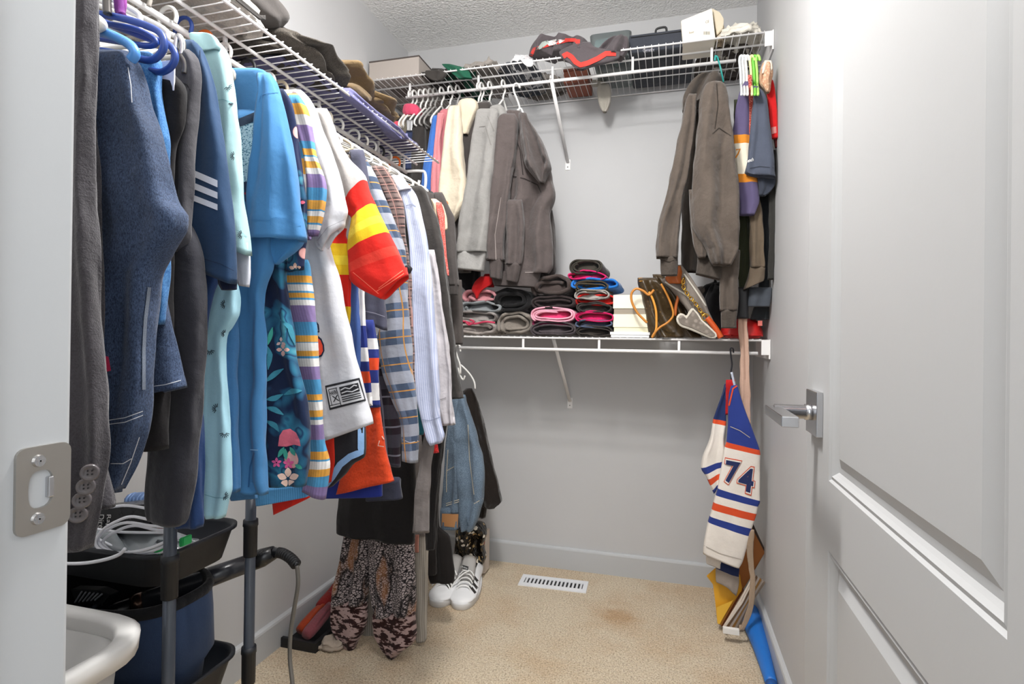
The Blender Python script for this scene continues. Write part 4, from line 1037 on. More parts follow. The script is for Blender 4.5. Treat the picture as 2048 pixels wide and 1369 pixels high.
thing('clothes_hanger', 'white hanger hooked on the left end of the waist-high rod', 'hanger', [tube('hook', smooth_path(W([(921, 704), (920, 693), (914, 689), (910, 697), (914, 712), (920, 730), (921, 748)], 2.11), 4), .0036, M_HANG_W, 10),
      tube('hanger_body', smooth_path(W([(921, 730), (930, 738), (942, 752), (949, 766), (950, 778)], 2.13), 4), .0036, M_HANG_W, 10), tube('notch', smooth_path(W([(916, 736), (920, 750), (926, 760), (930, 752)], 2.115), 4), .0036, M_HANG_W, 8)])
# glossy bag and paper bag in the corner
sq = NT('sequins'); vv = sq.nd('ShaderNodeTexVoronoi'); sq.ln(sq.obj(), vv.inputs['Vector']); vv.inputs['Scale'].default_value = 85
sq.col(sq.ramp(sq.xyz(vv.outputs['Color'])[0], [(.5, '15100c'), (.72, '3b2f1c'), (.86, 'b79a6a'), (.95, 'efe6d6')], 'CONSTANT')); sq.rough(.25); sq.bump(vv.outputs['Distance'], .8, .006)
hb = [C2('bag_body', [(1044, 935, 962), (1058, 916, 970), (1072, 914, 972), (1090, 912, 966), (1105, 912, 968), (1118, 925, 970), (1130, 945, 966)], 2.27, sq.m, .045, .8, 3, n=40, lump=1.2), tube('bag_strap', smooth_path([U(x, y, 1, 2.26) for x, y in ((914, 1052), (912, 1070), (916, 1090), (912, 1108))], 4), .004, plain('b6a184', .4), 8)]
thing('sequin_bag', 'black and gold sequinned bag in the back corner above the sneakers', 'bag', hb)
thing('gift_bag', 'small pale paper bag with red print behind the sneakers', 'bag', [slab('bag_front', [(911, 1070), (971, 1066), (970, 1148), (912, 1150)], 2.33, .06, plain('c9bcb0', .6)), slab('red_print', [(914, 1100), (930, 1104), (926, 1130), (914, 1128)], 2.326, .003, fab('a83a34')), slab('red_print', [(960, 1080), (970, 1078), (968, 1098), (962, 1096)], 2.326, .003, fab('a83a34'))])

# ------------------------------------------------------------------ sneakers
def sneaker(label, toe, ang, L=.285, Wd=.052, tongue=True, group='pair of white sneakers'):
    fr = [0, .03, .08, .16, .28, .40, .52, .64, .76, .86, .94, .98, 1.0]
    hw = [.10, .55, .80, .96, 1.0, .96, .86, .78, .76, .76, .70, .55, .25]
    hh = [.028, .036, .043, .048, .054, .066, .082, .088, .086, .088, .094, .094, .090]
    T = Matrix.Translation(toe) @ Matrix.Rotation(ang, 4, 'Z')
    def ringset(hws, zs, ze, n, expo=.8, bulge=0):
        out = []
        for f, h_, z1 in zip(fr, hws, ze):
            ring = []
            for j in range(n):
                a = 2*PI*j/n; x = math.copysign(abs(math.cos(a))**expo, math.cos(a))*h_*Wd; q = math.sin(a)
                z = zs+(z1-zs)*(.5+.5*math.copysign(abs(q)**expo, q))
                ring.append(T @ Vector((x*(1-.25*max(0, q)), f*L, z)))
            out.append(ring)
        return out
    def build(name, rings, mat, caps=True):
        bm = bmesh.new(); V = [[bm.verts.new(p) for p in r] for r in rings]; n = len(V[0])
        for A, B in zip(V, V[1:]):
            for j in range(n): bm.faces.new((A[j], A[(j+1) % n], B[(j+1) % n], B[j]))
        if caps: bm.faces.new(V[0][::-1]); bm.faces.new(V[-1])
        bmesh.ops.subdivide_edges(bm, edges=[], cuts=1)
        return from_bm(name, bm, mat, True)
    M1 = plain('e9e9ea', .45, bump=300, bs=.05)
    M2 = plain('dcdcdc', .6)
    bm = bmesh.new(); n = 48; lv = [(0, .98), (.002, 1.02), (.022, 1.05), (.026, 1.03), (.027, .9)]; RR = []
    def outline(k):
        pts = []
        for j in range(n):
            a = 2*PI*j/n; c, s = math.cos(a), math.sin(a)
            f = .5-.5*c
            w_ = Wd*(.98-.24*max(0, f-.3)/.7)*(abs(s)**.72)
            pts.append(Vector((math.copysign(w_*k, s), (f-.5)*L*(1+.02*(k-1)*20)+.5*L, 0)))
        return pts
    for z, k in lv: RR.append([bm.verts.new(T @ (p+Vector((0, 0, z)))) for p in outline(k)])
    for A, B in zip(RR, RR[1:]):
        for j in range(n): bm.faces.new((A[j], A[(j+1) % n], B[(j+1) % n], B[j]))
    bm.faces.new(RR[0]); bm.faces.new(RR[-1])
    sole = from_bm('sole', bm, M2, True)
    # upper, open at the ankle
    rings = []; n = 28
    for f, h_, z1 in zip(fr, hw, hh):
        ring = []
        for j in range(n):
            a = 2*PI*j/n; c, q = math.cos(a), math.sin(a)
            x = math.copysign(abs(c)**.75, c)*h_*Wd*.97; up = .5+.5*math.copysign(abs(q)**.8, q)
            dip = 0
            if f > .50: dip = -.040*max(0, 1-abs(x)/(h_*Wd*.66))**.5*(1 if f < .96 else .3) if q > 0 else 0
            ring.append(T @ Vector((x*(1-.35*max(0, q)), f*L*.985+.002, .018+(z1-.018)*up+dip)))
        rings.append(ring)
    upper = build('upper', rings, M1)
    parts = [sole]
    # tongue standing up with label, laces
    bm = bmesh.new(); G = []
    for i in range(7):
        v = i/6; row = []
        for j in range(7):
            u = j/6-.5; row.append(bm.verts.new(T @ Vector((u*.064*(1-.1*v), L*(.36+.20*v)+abs(u)*.012, .066+.080*v-abs(u)**2*.05))))
        G.append(row)
    for i in range(6):
        for j in range(6): bm.faces.new((G[i][j], G[i][j+1], G[i+1][j+1], G[i+1][j]))
    r = bmesh.ops.solidify(bm, geom=bm.faces[:], thickness=.006)
    tong = from_bm('tongue', bm, plain('d9d6d3', .7), True)
    laces = []
    for i in range(5):
        v = i/4; y = L*(.24+.19*v); z = .056+.034*v
        pts = [Vector((-.030, y-.006, z-.010)), Vector((-.018, y, z+.004)), Vector((0, y+.004, z+.007)), Vector((.018, y, z+.004)), Vector((.030, y-.006, z-.010))]
        laces.append(tube('lace', smooth_path([T @ p for p in pts], 3), .0032, M_WHITE, 6, flat=(1, .5)))
    ends = [tube('lace', smooth_path([T @ Vector(p) for p in ((.01, L*.42, .098), (-.01, L*.36, .094), (-.035, L*.28, .075), (-.055, L*.24, .045))], 4), .0026, M_WHITE, 6)]
    return T, sole, upper, tong, laces+ends
M_STR = plain('2f2a28', .7)
T, so, up_, tg_, lc = sneaker('', U(919, 1222, 2, 0), math.radians(8), .305, .057)
sst = [strips('black_stripe', [pp], 5, up_, M_STR, .002, 3) for pp in ([(940, 1172), (951, 1187)], [(943, 1163), (955, 1178)], [(947, 1153), (959, 1168)])]
lbl = patch('tongue_label', [(919, 1129), (937, 1134), (936, 1141), (918, 1136)], tg_, M_BLACK, 3, 2, .002)
ltx = text_on('lettering', 'adidas', [(921, 1131.4), (935, 1135.2), (934.5, 1139), (920.5, 1135)], tg_, M_WHITE, .004)
thing('sneaker', 'white low-top sneaker with black stripes, the right one of the pair', 'shoe', [so, (up_, sst+lc), (tg_, [lbl, ltx])], 'pair of white sneakers')
T, so, up_, tg_, lc = sneaker('', U(870, 1216, 2, 0), math.radians(-6), .30, .057)
sst = [strips('black_stripe', [pp], 7, up_, M_STR, .002, 4) for pp in ([(891, 1164), (900, 1176)], [(896, 1157), (904, 1169)], [(900, 1152), (909, 1163)])]
thing('sneaker', 'white low-top sneaker half hidden by the cream ribbed dress', 'shoe', [so, (up_, sst+lc), tg_], 'pair of white sneakers')

# ------------------------------------------------------------------ floor register
def register():
    p = [U(x, y, 2, .004) for x, y in ((1052, 1149), (1174, 1163), (1167, 1187), (1038, 1170))]
    cx = sum(q.x for q in p)/4; cy = sum(q.y for q in p)/4; a = math.atan2(p[1].y-p[0].y, p[1].x-p[0].x); w_, h_ = .285/2, .105/2
    T = Matrix.Translation((cx, cy, 0)) @ Matrix.Rotation(a, 4, 'Z'); bm = bmesh.new()
    iw, ih = w_-.018, h_-.026
    for (lo, hi) in (((-w_, -h_, 0), (w_, -ih, .005)), ((-w_, ih, 0), (w_, h_, .005)), ((-w_, -ih, 0), (-iw, ih, .005)), ((iw, -ih, 0), (w_, ih, .005))): box_bm(bm, lo, hi)
    for v in bm.verts: v.co = T @ v.co
    fr_ = from_bm('frame', bm, plain('e6e7ea', .4))
    bt = box('damper', (-iw, -ih, .0003), (iw, ih, .001), M_BLACK); bt.data.transform(T)
    sl = []
    n = 15
    for i in range(n):
        x = -iw+(i+.5)*2*iw/n; b = box('slat', (x-.0042, -ih, .0025), (x+.0042, ih, .0048), plain('dfe0e3', .4), 0, Matrix.Rotation(.35, 4, 'Y')); b.data.transform(T); sl.append(b)
    thing('floor_register', 'white slatted air register set in the carpet near the back wall', 'vent', [fr_, bt]+sl)
register()

# ------------------------------------------------------------------ cart, bins and hair tools (near left)
def rrect(x0, x1, y0, y1, r, z, n=6):
    out = []
    for cx, cy, a0 in ((x1-r, y1-r, 0), (x0+r, y1-r, 90), (x0+r, y0+r, 180), (x1-r, y0+r, 270)):
        for k in range(n+1): a = math.radians(a0+90*k/n); out.append(Vector((cx+r*math.cos(a), cy+r*math.sin(a), z)))
    return out
def loft(name, rings, mat, cap0=True, cap1=True, smooth=True):
    bm = bmesh.new(); V = [[bm.verts.new(p) for p in r] for r in rings]; n = len(V[0])
    for A, B in zip(V, V[1:]):
        for j in range(n): bm.faces.new((A[j], A[(j+1) % n], B[(j+1) % n], B[j]))
    if cap0: bm.faces.new(V[0][::-1])
    if cap1: bm.faces.new(V[-1])
    return from_bm(name, bm, mat, smooth)
M_POST = plain('454b55', .38); M_TRAY = plain('1d2026', .5)
def tray(z, h):
    a = (-1.235, -.812, .742, .942)
    R_ = lambda d, zz: rrect(a[0]+d, a[1]-d, a[2]+d, a[3]-d, .045, zz)
    return loft('tray', [R_(.016, z-h), R_(.004, z-.01), R_(-.002, z-.006), R_(-.002, z), R_(.003, z), R_(.006, z-.008), R_(.020, z-h+.004)], M_TRAY)
parts = []
for z in (.672, .42, .16): parts.append(tray(z, .062))
for (x, y) in ((-.795, .748), (-.795, .935), (-1.225, .752), (-1.225, .932)):
    p = tube('post', [(x, y, .06), (x, y, .75)], .0100, M_POST, 16)
    cl_ = [tube('collar', [(x, y, z-.066), (x, y, z-.006), (x, y, z-.0059), (x, y, z+.006)], [.0128, .0132, .0145, .0138], M_TRAY, 16) for z in (.672, .42, .16)]
    wl = tube('caster', [(x-.010, y, .022), (x+.010, y, .022)], .022, M_BLACK, 16); st_ = tube('caster_stem', [(x, y, .03), (x, y, .07)], .006, M_CHROME, 8)
    parts.append((p, cl_)); parts.append(wl); parts.append(st_)
thing('rolling_cart', 'three-tier black rolling cart with blue-grey posts under the clothes', 'cart', parts)
# dark blue bin with black rim on the middle tray
def blob_ring(cx, cy, rx, ry, z, n=48, e=.75):
    return [Vector((cx+rx*math.copysign(abs(math.cos(2*PI*j/n))**e, math.cos(2*PI*j/n)), cy+ry*math.copysign(abs(math.sin(2*PI*j/n))**e, math.sin(2*PI*j/n)), z)) for j in range(n)]
bx, by = -1.0, .842
nav = fab('2b3d5c', 500, .3, .1, .1, .2)
b1_ = loft('bin_body', [blob_ring(bx, by, .155, .070, .368), blob_ring(bx, by, .160, .078, .424), blob_ring(bx, by, .176, .092, .45), blob_ring(bx, by, .168, .098, .52), blob_ring(bx, by, .158, .104, .560)], nav, True, False)
b2_ = loft('bin_liner', [blob_ring(bx, by, .160, .106, .548), blob_ring(bx, by, .163, .108, .556), blob_ring(bx, by, .158, .104, .568), blob_ring(bx, by, .150, .098, .566), blob_ring(bx, by, .145, .088, .50), blob_ring(bx, by, .14, .075, .40)], fab('0f1014', 500, .5), False, True)
thing('storage_bin', 'dark blue rounded bin with a black rim on the middle tray of the cart', 'bin', [b1_, b2_])
# hair straightener
ps_ = [U(188, 1240, 1, .83), U(270, 1212, 1, .86), U(420, 1155, 1, .945), U(498, 1127, 1, .985), U(525, 1116, 1, 1.0), U(548, 1106, 1, 1.005)]
hs = [tube('barrel', [ps_[0], ps_[1]], .017, M_BLACKG, 20), tube('handle', [ps_[1], ps_[1].lerp(ps_[2], .02), ps_[2], ps_[3]], [.016, .0205, .020, .018], plain('303238', .25), 24),
      tube('metal_band', [ps_[1].lerp(ps_[2], -.03), ps_[1].lerp(ps_[2], .12)], .0212, plain('5b463a', .25, .8), 24), tube('end_cap', [ps_[3], ps_[4], ps_[5]], [.0185, .0190, .014], M_BLACKG, 20)]
sr = tube('strain_relief', smooth_path([ps_[5], U(565, 1108, 1, 1.0), U(582, 1118, 1, .99), U(594, 1132, 1, .98)], 4), [.011, .0105, .010, .0095, .009, .0085, .008, .0078, .0075, .0072, .007, .0068, .0065], M_BLACKG, 12)
ribs = []
q = smooth_path([U(556, 1106, 1, 1.0), U(566, 1108, 1, 1.0), U(582, 1118, 1, .99), U(593, 1131, 1, .98)], 4)
for a, b in zip(q[::1], q[1::1]): ribs.append(tube('grip_ring', [a, a.lerp(b, .45)], .0110, M_BLACK, 12))
cord = tube('power_cord', smooth_path([U(x, y, 1, yy) for x, y, yy in ((594, 1132, .98), (596, 1170, .975), (588, 1220, .97), (581, 1270, .965), (580, 1320, .96), (585, 1369, .95), (588, 1440, .94))]+[Vector((-.70, .93, .02)), Vector((-.74, .99, .006)), Vector((-.82, 1.05, .006))], 5), .0042, plain('5a5650', .45), 10)
thing('hair_styler', 'long black hair styling iron poking out between the cart posts', 'hair iron', hs+[(sr, ribs), cord])
# things on the cart's top tray
ZT = .618
bb = box('carton', (-1.03, .86, ZT+.002), (-.90, .93, ZT+.085), M_BLACK, .001); 
bxs = slab('carton', [(178, 1022), (302, 1008), (300, 1062), (180, 1072)], .80, .05, M_BLACKG)
pk1 = slab('pink_print', [(180, 1030), (196, 1022), (186, 1040), (180, 1046)], .7985, .001, fab('d23a72'), bev=0)
tx1 = text_on('lettering', 'Rapid', [(222, 1030), (222, 1068), (211, 1068), (211, 1030)], bxs, M_WHITE, .002); tx2 = text_on('lettering', 'Direct', [(208, 1030), (208, 1070), (197, 1070), (197, 1030)], bxs, M_WHITE, .002)
bpy.data.objects.remove(bb)
thing('black_carton', 'small black carton with white vertical lettering on the cart', 'box', [(bxs, [pk1, tx1, tx2])])
thing('hair_brush', 'blue ribbed plastic brush at the back of the cart', 'brush', [pxtube('brush_head', [(262, 1004), (285, 1001), (312, 1008)], .88, .016, plain('4e6a96', .4)), *[pxtube('brush_ring', [(266+i*7, 1003), (268+i*7, 1003)], .88, .0175, plain('6f8bb8', .4)) for i in range(6)]])
thing('red_packet', 'red plastic packet under the white cable', 'packet', [slab('packet', [(290, 1056), (330, 1048), (338, 1062), (300, 1068)], .84, .02, plain('a81e22', .35)), slab('label', [(298, 1058), (312, 1056), (314, 1062), (300, 1064)], .838, .002, plain('7d1a1e', .4), bev=0)])
thing('green_card', 'bright green card beside the cart post', 'card', [slab('card', [(305, 1105), (325, 1094), (330, 1098), (318, 1112)], .755, .002, plain('28b060', .5)), slab('card_edge', [(357, 1078), (366, 1076), (366, 1094), (357, 1096)], .78, .02, plain('28b060', .5))])
pb = plain('d4dbe0', .15); pb.node_tree.nodes['Principled BSDF'].inputs['Transmission Weight'].default_value = .6
thing('clear_bag', 'crumpled clear plastic bag under the cable on the cart', 'bag', [mound('bag_film', -1.19, -.86, .76, .90, ZT, .055, pb, 5, 1.6), mound('bag_contents', -1.15, -.92, .78, .88, ZT, .035, plain('5c6b78', .5), 6, 1.0)])
cw = plain('e6e7ee', .35)
CL = [[(345, 1046), (300, 1040), (262, 1034), (232, 1044), (206, 1060), (192, 1082), (200, 1100), (240, 1106), (290, 1100), (345, 1078)],
      [(345, 1056), (300, 1052), (255, 1046), (222, 1056), (196, 1078), (212, 1100), (252, 1110), (300, 1104), (345, 1086)],
      [(345, 1062), (310, 1060), (270, 1052), (235, 1062), (206, 1084), (228, 1106), (275, 1112), (320, 1106), (345, 1095)],
      [(345, 1030), (300, 1019), (255, 1012), (215, 1016), (180, 1022)], [(345, 1066), (290, 1066), (230, 1064), (175, 1056)],
      [(345, 1092), (300, 1108), (255, 1104), (210, 1086), (175, 1066)]]
cbl = [pxtube('cable_loop', c, .745+.006*i, .0025, cw, 8) for i, c in enumerate(CL)]
cbl.append(pxtube('cable_end', [(250, 1098), (238, 1110), (210, 1120), (170, 1127), (130, 1128), (100, 1126)], .735, .0030, cw, 8))
thing('white_cable', 'coil of white cable on the top tray of the cart', 'cable', cbl)
thing('vent_brush', 'black vented hairbrush poking out of the blue bin', 'brush', [slab('brush_head', [(140, 1180), (195, 1182), (220, 1192), (205, 1212), (150, 1205)], .80, .02, M_BLACK), *[pxtube('bristle_row', [(150+i*8, 1206-i), (164+i*8, 1184+i)], .797, .0018, plain('8b8f96', .4)) for i in range(6)], pxtube('brush_handle', [(176, 1228), (220, 1188)], .81, .006, plain('3c4048', .3))])
# hamper
hz = .60
Hx = lambda d, z: rrect(-1.16-d, -.752+d, .345-d, .690+d, .085, z)
hp = loft('basket_body', [Hx(-.055, .004), Hx(-.03, .30), Hx(-.012, hz-.03), Hx(-.018, hz-.028), Hx(-.034, .30), Hx(-.060, .010)], plain('c9c8c6', .5))
hr_ = loft('basket_rim', [Hx(-.010, hz-.034), Hx(.006, hz-.032), Hx(.008, hz-.006), Hx(.002, hz), Hx(-.012, hz-.002), Hx(-.016, hz-.010), Hx(-.014, hz-.034)], plain('dad9d7', .42), False, False)
thing('laundry_basket', 'pale grey plastic laundry basket behind the door frame', 'basket', [hp, hr_])
# narrow black tray with rolled cloths along the left wall
wz = lambda x, y, z: U(x, y, 2, z)
thing('floor_tray', 'flat black tray on the carpet against the left wall', 'tray', [box('tray_base', (-1.234, 1.60, 0), (-1.10, 2.12, .008), M_BLACK), box('tray_wall', (-1.112, 1.60, .008), (-1.10, 2.12, .032), M_BLACK, .001), box('tray_end', (-1.234, 1.60, .008), (-1.112, 1.612, .032), M_BLACK, .001)])
for lab, pts, r, c in (('orange rolled cloth lying against the left wall on the black tray', [(600, 1262), (625, 1235), (652, 1208)], .020, 'a8401f'), ('dark red rolled cloth behind the orange one', [(640, 1216), (665, 1190), (685, 1160)], .024, '8c2320'), ('dusty pink rolled cloth in front of the orange one', [(612, 1272), (635, 1245), (662, 1212)], .022, '8a4a52'), ('grey blue folded cloth between the red roll and the trousers', [(648, 1205), (662, 1190), (672, 1180)], .018, '4f5a70')):
    ww = [U(x, y, 0, -1.19 if 'pink' not in lab else -1.145) for x, y in pts]
    for v in ww: v.z = max(v.z, r+.008)
    pth = smooth_path(ww, 5); rr_ = [r*(.7+.3*math.sin(PI*min(1, (i+1)/(len(pth))))+.12*noise.noise(Vector((i*.7, r*99, 0)))) for i in range(len(pth))]
    a = tube('roll', pth, rr_, fab(c, 500, .5), 14); b = tube('loose_end', smooth_path([ww[-1]+Vector((.01, -.02, r*.6)), ww[1]+Vector((.012, 0, r*.9)), ww[0]+Vector((.01, .02, r*.5))], 4), r*.35, fab(c, 500, .5), 8)
    thing('rolled_cloth', lab, 'cloth', [a, b], 'rolled cloths on the black tray')
# ------------------------------------------------------------------ clothes on the high back rod, left part
GB = 'clothes on the high back rod'
RBY, RBZ = FB+.062, 2.058
def bh(label, px, mat=None, Y=RBY, r=.0040, py=150, lean=0.0, grp='hangers on the high back rod'):
    x = U(px, py, 1, Y).x
    return hanger(label, (x, Y, RBZ+.004), (.12+lean, 1, 0), mat, .085, -1, grp, r)
def C3(name, rows, Y, mat, th=.03, fold=.45, k=2.2, **kw): return cloth(name, rows, Y, mat, th, fold, k, **kw)
gk = fab('4b4543', 600, .4, .2, .2, .6)
gk2 = fab('3a3634', 600, .4, .2, .2, .6)
thing('dark_clothing', 'dark jacket with a chrome buckle at the far left of the high back rod', 'jacket', [C3('body', [(232, 822, 846), (245, 814, 852), (300, 808, 850), (370, 800, 845), (430, 800, 845)], 2.12, gk2, .03), C3('trim', [(240, 815, 824), (262, 806, 822), (290, 800, 818)], 2.07, fab('6b6455', 500), .012), C3('buckle', [(240, 814, 826), (262, 814, 824)], 2.055, M_CHROME, .008, .1), C3('navy_panel', [(262, 812, 824), (300, 806, 822), (340, 806, 822)], 2.065, fab('2a3350'), .012)], GB)
thing('dark_clothing', 'brownish black sweater between the buckled jacket and the blue sleeve', 'sweater', [C3('body', [(232, 844, 868), (250, 842, 866), (320, 838, 860), (400, 824, 850), (460, 820, 850)], 2.16, gk2, .03)], GB)
thing('knitted_hat', 'bright pink knitted cap on top of the darkest jackets', 'hat', [C3('crown', [(210, 816, 832), (216, 810, 839), (226, 808, 841), (234, 812, 838)], 2.14, fab('d9506e', 500, .4), .04, .2), C3('brim', [(228, 807, 826), (240, 802, 824), (262, 798, 816)], 2.13, fab('cfc0b2', 500), .02, .2)])
thing('knitted_hat', 'coral pink cloth lower left of the knitted cap', 'cloth', [C3('cloth_body', [(243, 784, 802), (252, 782, 801), (275, 790, 799)], 2.15, fab('e0566a', 500, .4), .03, .2)])
thing('dark_hat', 'dark cap hanging behind the khaki bundle', 'hat', [C3('crown', [(228, 784, 800), (236, 777, 806), (250, 780, 804)], 2.22, gk2, .04, .2)])
thing('blue_sweatshirt', 'cobalt blue sweatshirt sleeve, narrow, left of the pink one', 'sweatshirt', [C3('sleeve', [(231, 868, 877), (245, 864, 877), (300, 856, 872), (330, 848, 868), (360, 843, 866), (395, 840, 862), (430, 838, 860)], 2.06, fab('4071bf', 600, .4), .016)], GB)
thing('pink_sweatshirt', 'dusty pink sweatshirt left of the cream one', 'sweatshirt', [C3('sleeve', [(226, 876, 888), (245, 874, 884), (300, 868, 880), (350, 864, 882), (400, 862, 880), (440, 860, 878)], 2.05, fab('d5868c', 600, .4), .016), C3('shoulder', [(218, 886, 894), (226, 880, 900), (260, 882, 898), (320, 876, 892), (400, 870, 890)], 2.09, fab('c97880', 600, .4), .02)], GB)
cr = fab('d9ccb6', 600, .4, .15, .08, .7)
c1 = C3('sleeve', [(211, 905, 920), (216, 899, 922), (240, 894, 923), (263, 891, 924), (300, 887, 926), (340, 883, 930), (374, 879, 934), (398, 880, 933), (420, 886, 924), (448, 897, 907)], 2.05, cr, .028)
c2 = C3('hood', [(197, 932, 945), (203, 924, 953), (215, 918, 955), (240, 922, 945), (270, 922, 935)], 2.08, cr, .035, .3)
thing('cream_sweatshirt', 'cream hooded sweatshirt between pink and black ones', 'sweatshirt', [c1, c2], GB)
thing('black_sweatshirt', 'black sweatshirt between the cream and the heather grey ones', 'sweatshirt', [C3('shoulder', [(204, 965, 980), (212, 952, 984), (224, 942, 980), (262, 925, 968), (300, 924, 960), (365, 928, 952), (430, 905, 950), (500, 905, 945), (545, 908, 940)], 2.11, gk, .03), C3('lower_sleeve', [(520, 916, 958), (560, 918, 960), (590, 940, 955)], 2.17, fab('1b1a1c'), .03)], GB)
hg = fab('959390', 500, .4, .2, .14, .7)
e1 = C3('sleeve', [(218, 960, 990), (226, 955, 998), (245, 951, 997), (269, 948, 994), (320, 940, 989), (370, 934, 984), (391, 930, 981), (440, 921, 980), (480, 917, 978), (506, 915, 975)], 2.04, hg, .034)
e2 = C3('cuff', [(500, 916, 975), (512, 917, 972), (538, 914, 543, 966)], 2.04, fab('a3a19e', 300, .5, .2, .14, .4), .030, .2)
e3 = C3('collar', [(209, 996, 1000), (216, 982, 1008), (232, 985, 1014), (265, 990, 1000)], 2.07, hg, .025, .3)
thing('grey_sweatshirt', 'heather grey sweatshirt with its ribbed cuff above the folded stacks', 'sweatshirt', [e1, e2, e3, strips('seam', [[(958, 254), (970, 252), (982, 290)], [(975, 232), (988, 262)]], 1.5, e1, fab('85827e'))], GB)
dh = fab('5d5452', 600, .45, .2, .16, .8)
f_b = C3('hoodie_body', [(222, 1018, 1040), (236, 1008, 1052), (260, 1000, 1070), (290, 996, 1088), (336, 1000, 1101), (360, 1010, 1104), (394, 1010, 1111), (430, 1000, 1100), (480, 995, 1104), (530, 990, 1106), (548, 986, 1098)], 2.12, dh, .045, .55, 2.4, n=60)
f_h = C3('hem_band', [(541, 984, 1084), (556, 985, 1080), (572, 990, 576, 1076)], 2.12, fab('544c4a', 300, .5, .2, .16, .4), .042, .2)
f_s = C3('sleeve', [(228, 1006, 1030), (248, 995, 1036), (300, 990, 1032), (350, 985, 1024), (400, 978, 1018), (450, 974, 1012), (490, 972, 1008), (522, 974, 1008)], 2.055, dh, .032, .5)
f_c = C3('cuff', [(516, 980, 1006), (530, 980, 1005), (556, 982, 560, 1002)], 2.055, fab('544c4a', 300, .5), .028, .2)
f_s2 = C3('second_sleeve', [(400, 1015, 1045), (450, 1014, 1048), (500, 1014, 1046), (530, 1013, 1042)], 2.06, dh, .030, .5); f_c2 = C3('cuff', [(525, 1012, 1042), (545, 1014, 1038), (562, 1014, 566, 1032)], 2.06, fab('544c4a', 300, .5), .026, .2)
f_hd = C3('hood', [(226, 1038, 1052), (246, 1040, 1062), (275, 1042, 1080), (310, 1046, 1095), (335, 1052, 1103), (352, 1066, 1094), (368, 1080, 1088)], 2.05, fab('554d4b', 600, .45, .2, .16, .8), .040, .9, 3, n=52)
f_r = C3('far_sleeve', [(420, 1094, 1104), (470, 1090, 1110), (540, 1085, 1111), (560, 1080, 1100)], 2.2, gk, .03)
sm = strips('seam', [[(1024, 352), (1050, 358), (1075, 370), (1082, 385)], [(1016, 235), (1040, 300), (1046, 350)]], 1.8, [f_b, f_hd], fab('2b2625'))
sm2 = strips('overlock_seam', [[(988, 528), (1000, 525), (1030, 530)], [(1050, 545), (1084, 545)], [(1002, 395), (990, 470), (992, 520)]], 1.4, [f_b, f_s, f_h], fab('9a908c'))
zp = strips('zip', [[(1021, 390), (1024, 430), (1022, 470)]], 1.6, f_b, fab('3a3432'))
thing('charcoal_hoodie', 'washed charcoal hoodie with its hood hanging toward the bare wall', 'hoodie', [(f_b, [sm, sm2, zp]), f_h, f_s, f_c, f_s2, f_c2, f_hd, f_r], GB)
thing('red_cloth', 'red fabric corner poking out under the black sweatshirt', 'cloth', [C3('corner', [(553, 962, 985), (566, 950, 985), (580, 944, 966), (590, 950, 958), (598, 952, 955)], 2.10, fab('b91418', 500, .4), .012, .3), C3('inner', [(548, 970, 990), (575, 960, 988)], 2.14, fab('a01216', 500, .4), .012, .3)])
i = 0
for lab, px, mt_ in (('white hanger leftmost on the high back rod', 822, None), ('second hanger from the left on the high back rod', 830, None), ('white hanger above the pink cap', 842, None), ('white hanger right of the pink cap', 852, None), ('white hanger of the brownish black sweater', 862, plain('a9a7a4', .4)), ('grey hanger of the cobalt sweatshirt', 871, plain('8d8b88', .4)),
                     ('white hanger of the pink sweatshirt', 884, None), ('white hanger of the cream sweatshirt', 901, None), ('grey hanger just right of the cream one', 916, plain('9c9a98', .4)), ('white hanger of the black sweatshirt', 958, None), ('white hanger beside the black sweatshirt one', 964, None), ('white hanger of the heather grey sweatshirt', 980, None), ('white hanger between the grey and charcoal tops', 1007, None)):
    bh(lab, px, mt_)
Wt = lambda pts, Y: [U(p[0], p[1], 1, Y) for p in pts]
thing('clothes_hanger', 'white hanger of the charcoal hoodie with its arm sticking out', 'hanger', [tube('hook', smooth_path(Wt([(1040, 176), (1036, 168), (1029, 169), (1027, 180), (1033, 196), (1039, 214), (1037, 222)], RBY-.01), 4), .0040, M_HANG_W, 10),
    tube('hanger_body', smooth_path(Wt([(1034, 222), (1041, 217), (1046, 226), (1056, 252)], RBY-.04), 4), .0038, M_HANG_W, 8), tube('notch', smooth_path(Wt([(1034, 222), (1038, 219)], RBY-.04), 2), .0036, M_HANG_W, 8)], 'hangers on the high back rod')
# ------------------------------------------------------------------ right part of the high back rod
GR = 'clothes on the right of the high back rod'
th_ = fab('5b5149', 600, .45, .2, .16, .8); thd = fab('4d453e', 600, .45, .2, .16, .8)
r1s = C3('sleeve', [(188, 1378, 1392), (205, 1370, 1391), (234, 1366, 1392), (292, 1353, 1384), (350, 1341, 1376), (400, 1330, 1366), (453, 1317, 1360), (495, 1312, 1356), (517, 1313, 1355)], 2.0, th_, .034, .5)
r1c = C3('cuff', [(512, 1316, 1355), (522, 1321, 1354), (552, 1323, 1354)], 2.0, thd, .028, .2)
r1b = C3('hoodie_body', [(170, 1385, 1440), (205, 1375, 1440), (280, 1372, 1430), (400, 1365, 1420), (500, 1362, 1415), (545, 1365, 1415)], 2.18, fab('3a332d', 600, .4), .04, .5)
r1h = C3('hood', [(146, 1418, 1440), (154, 1400, 1446), (165, 1384, 1449), (185, 1370, 1446), (205, 1363, 1430), (218, 1364, 1400), (226, 1366, 1385)], 2.09, thd, .045, .9, 3.2, n=56)
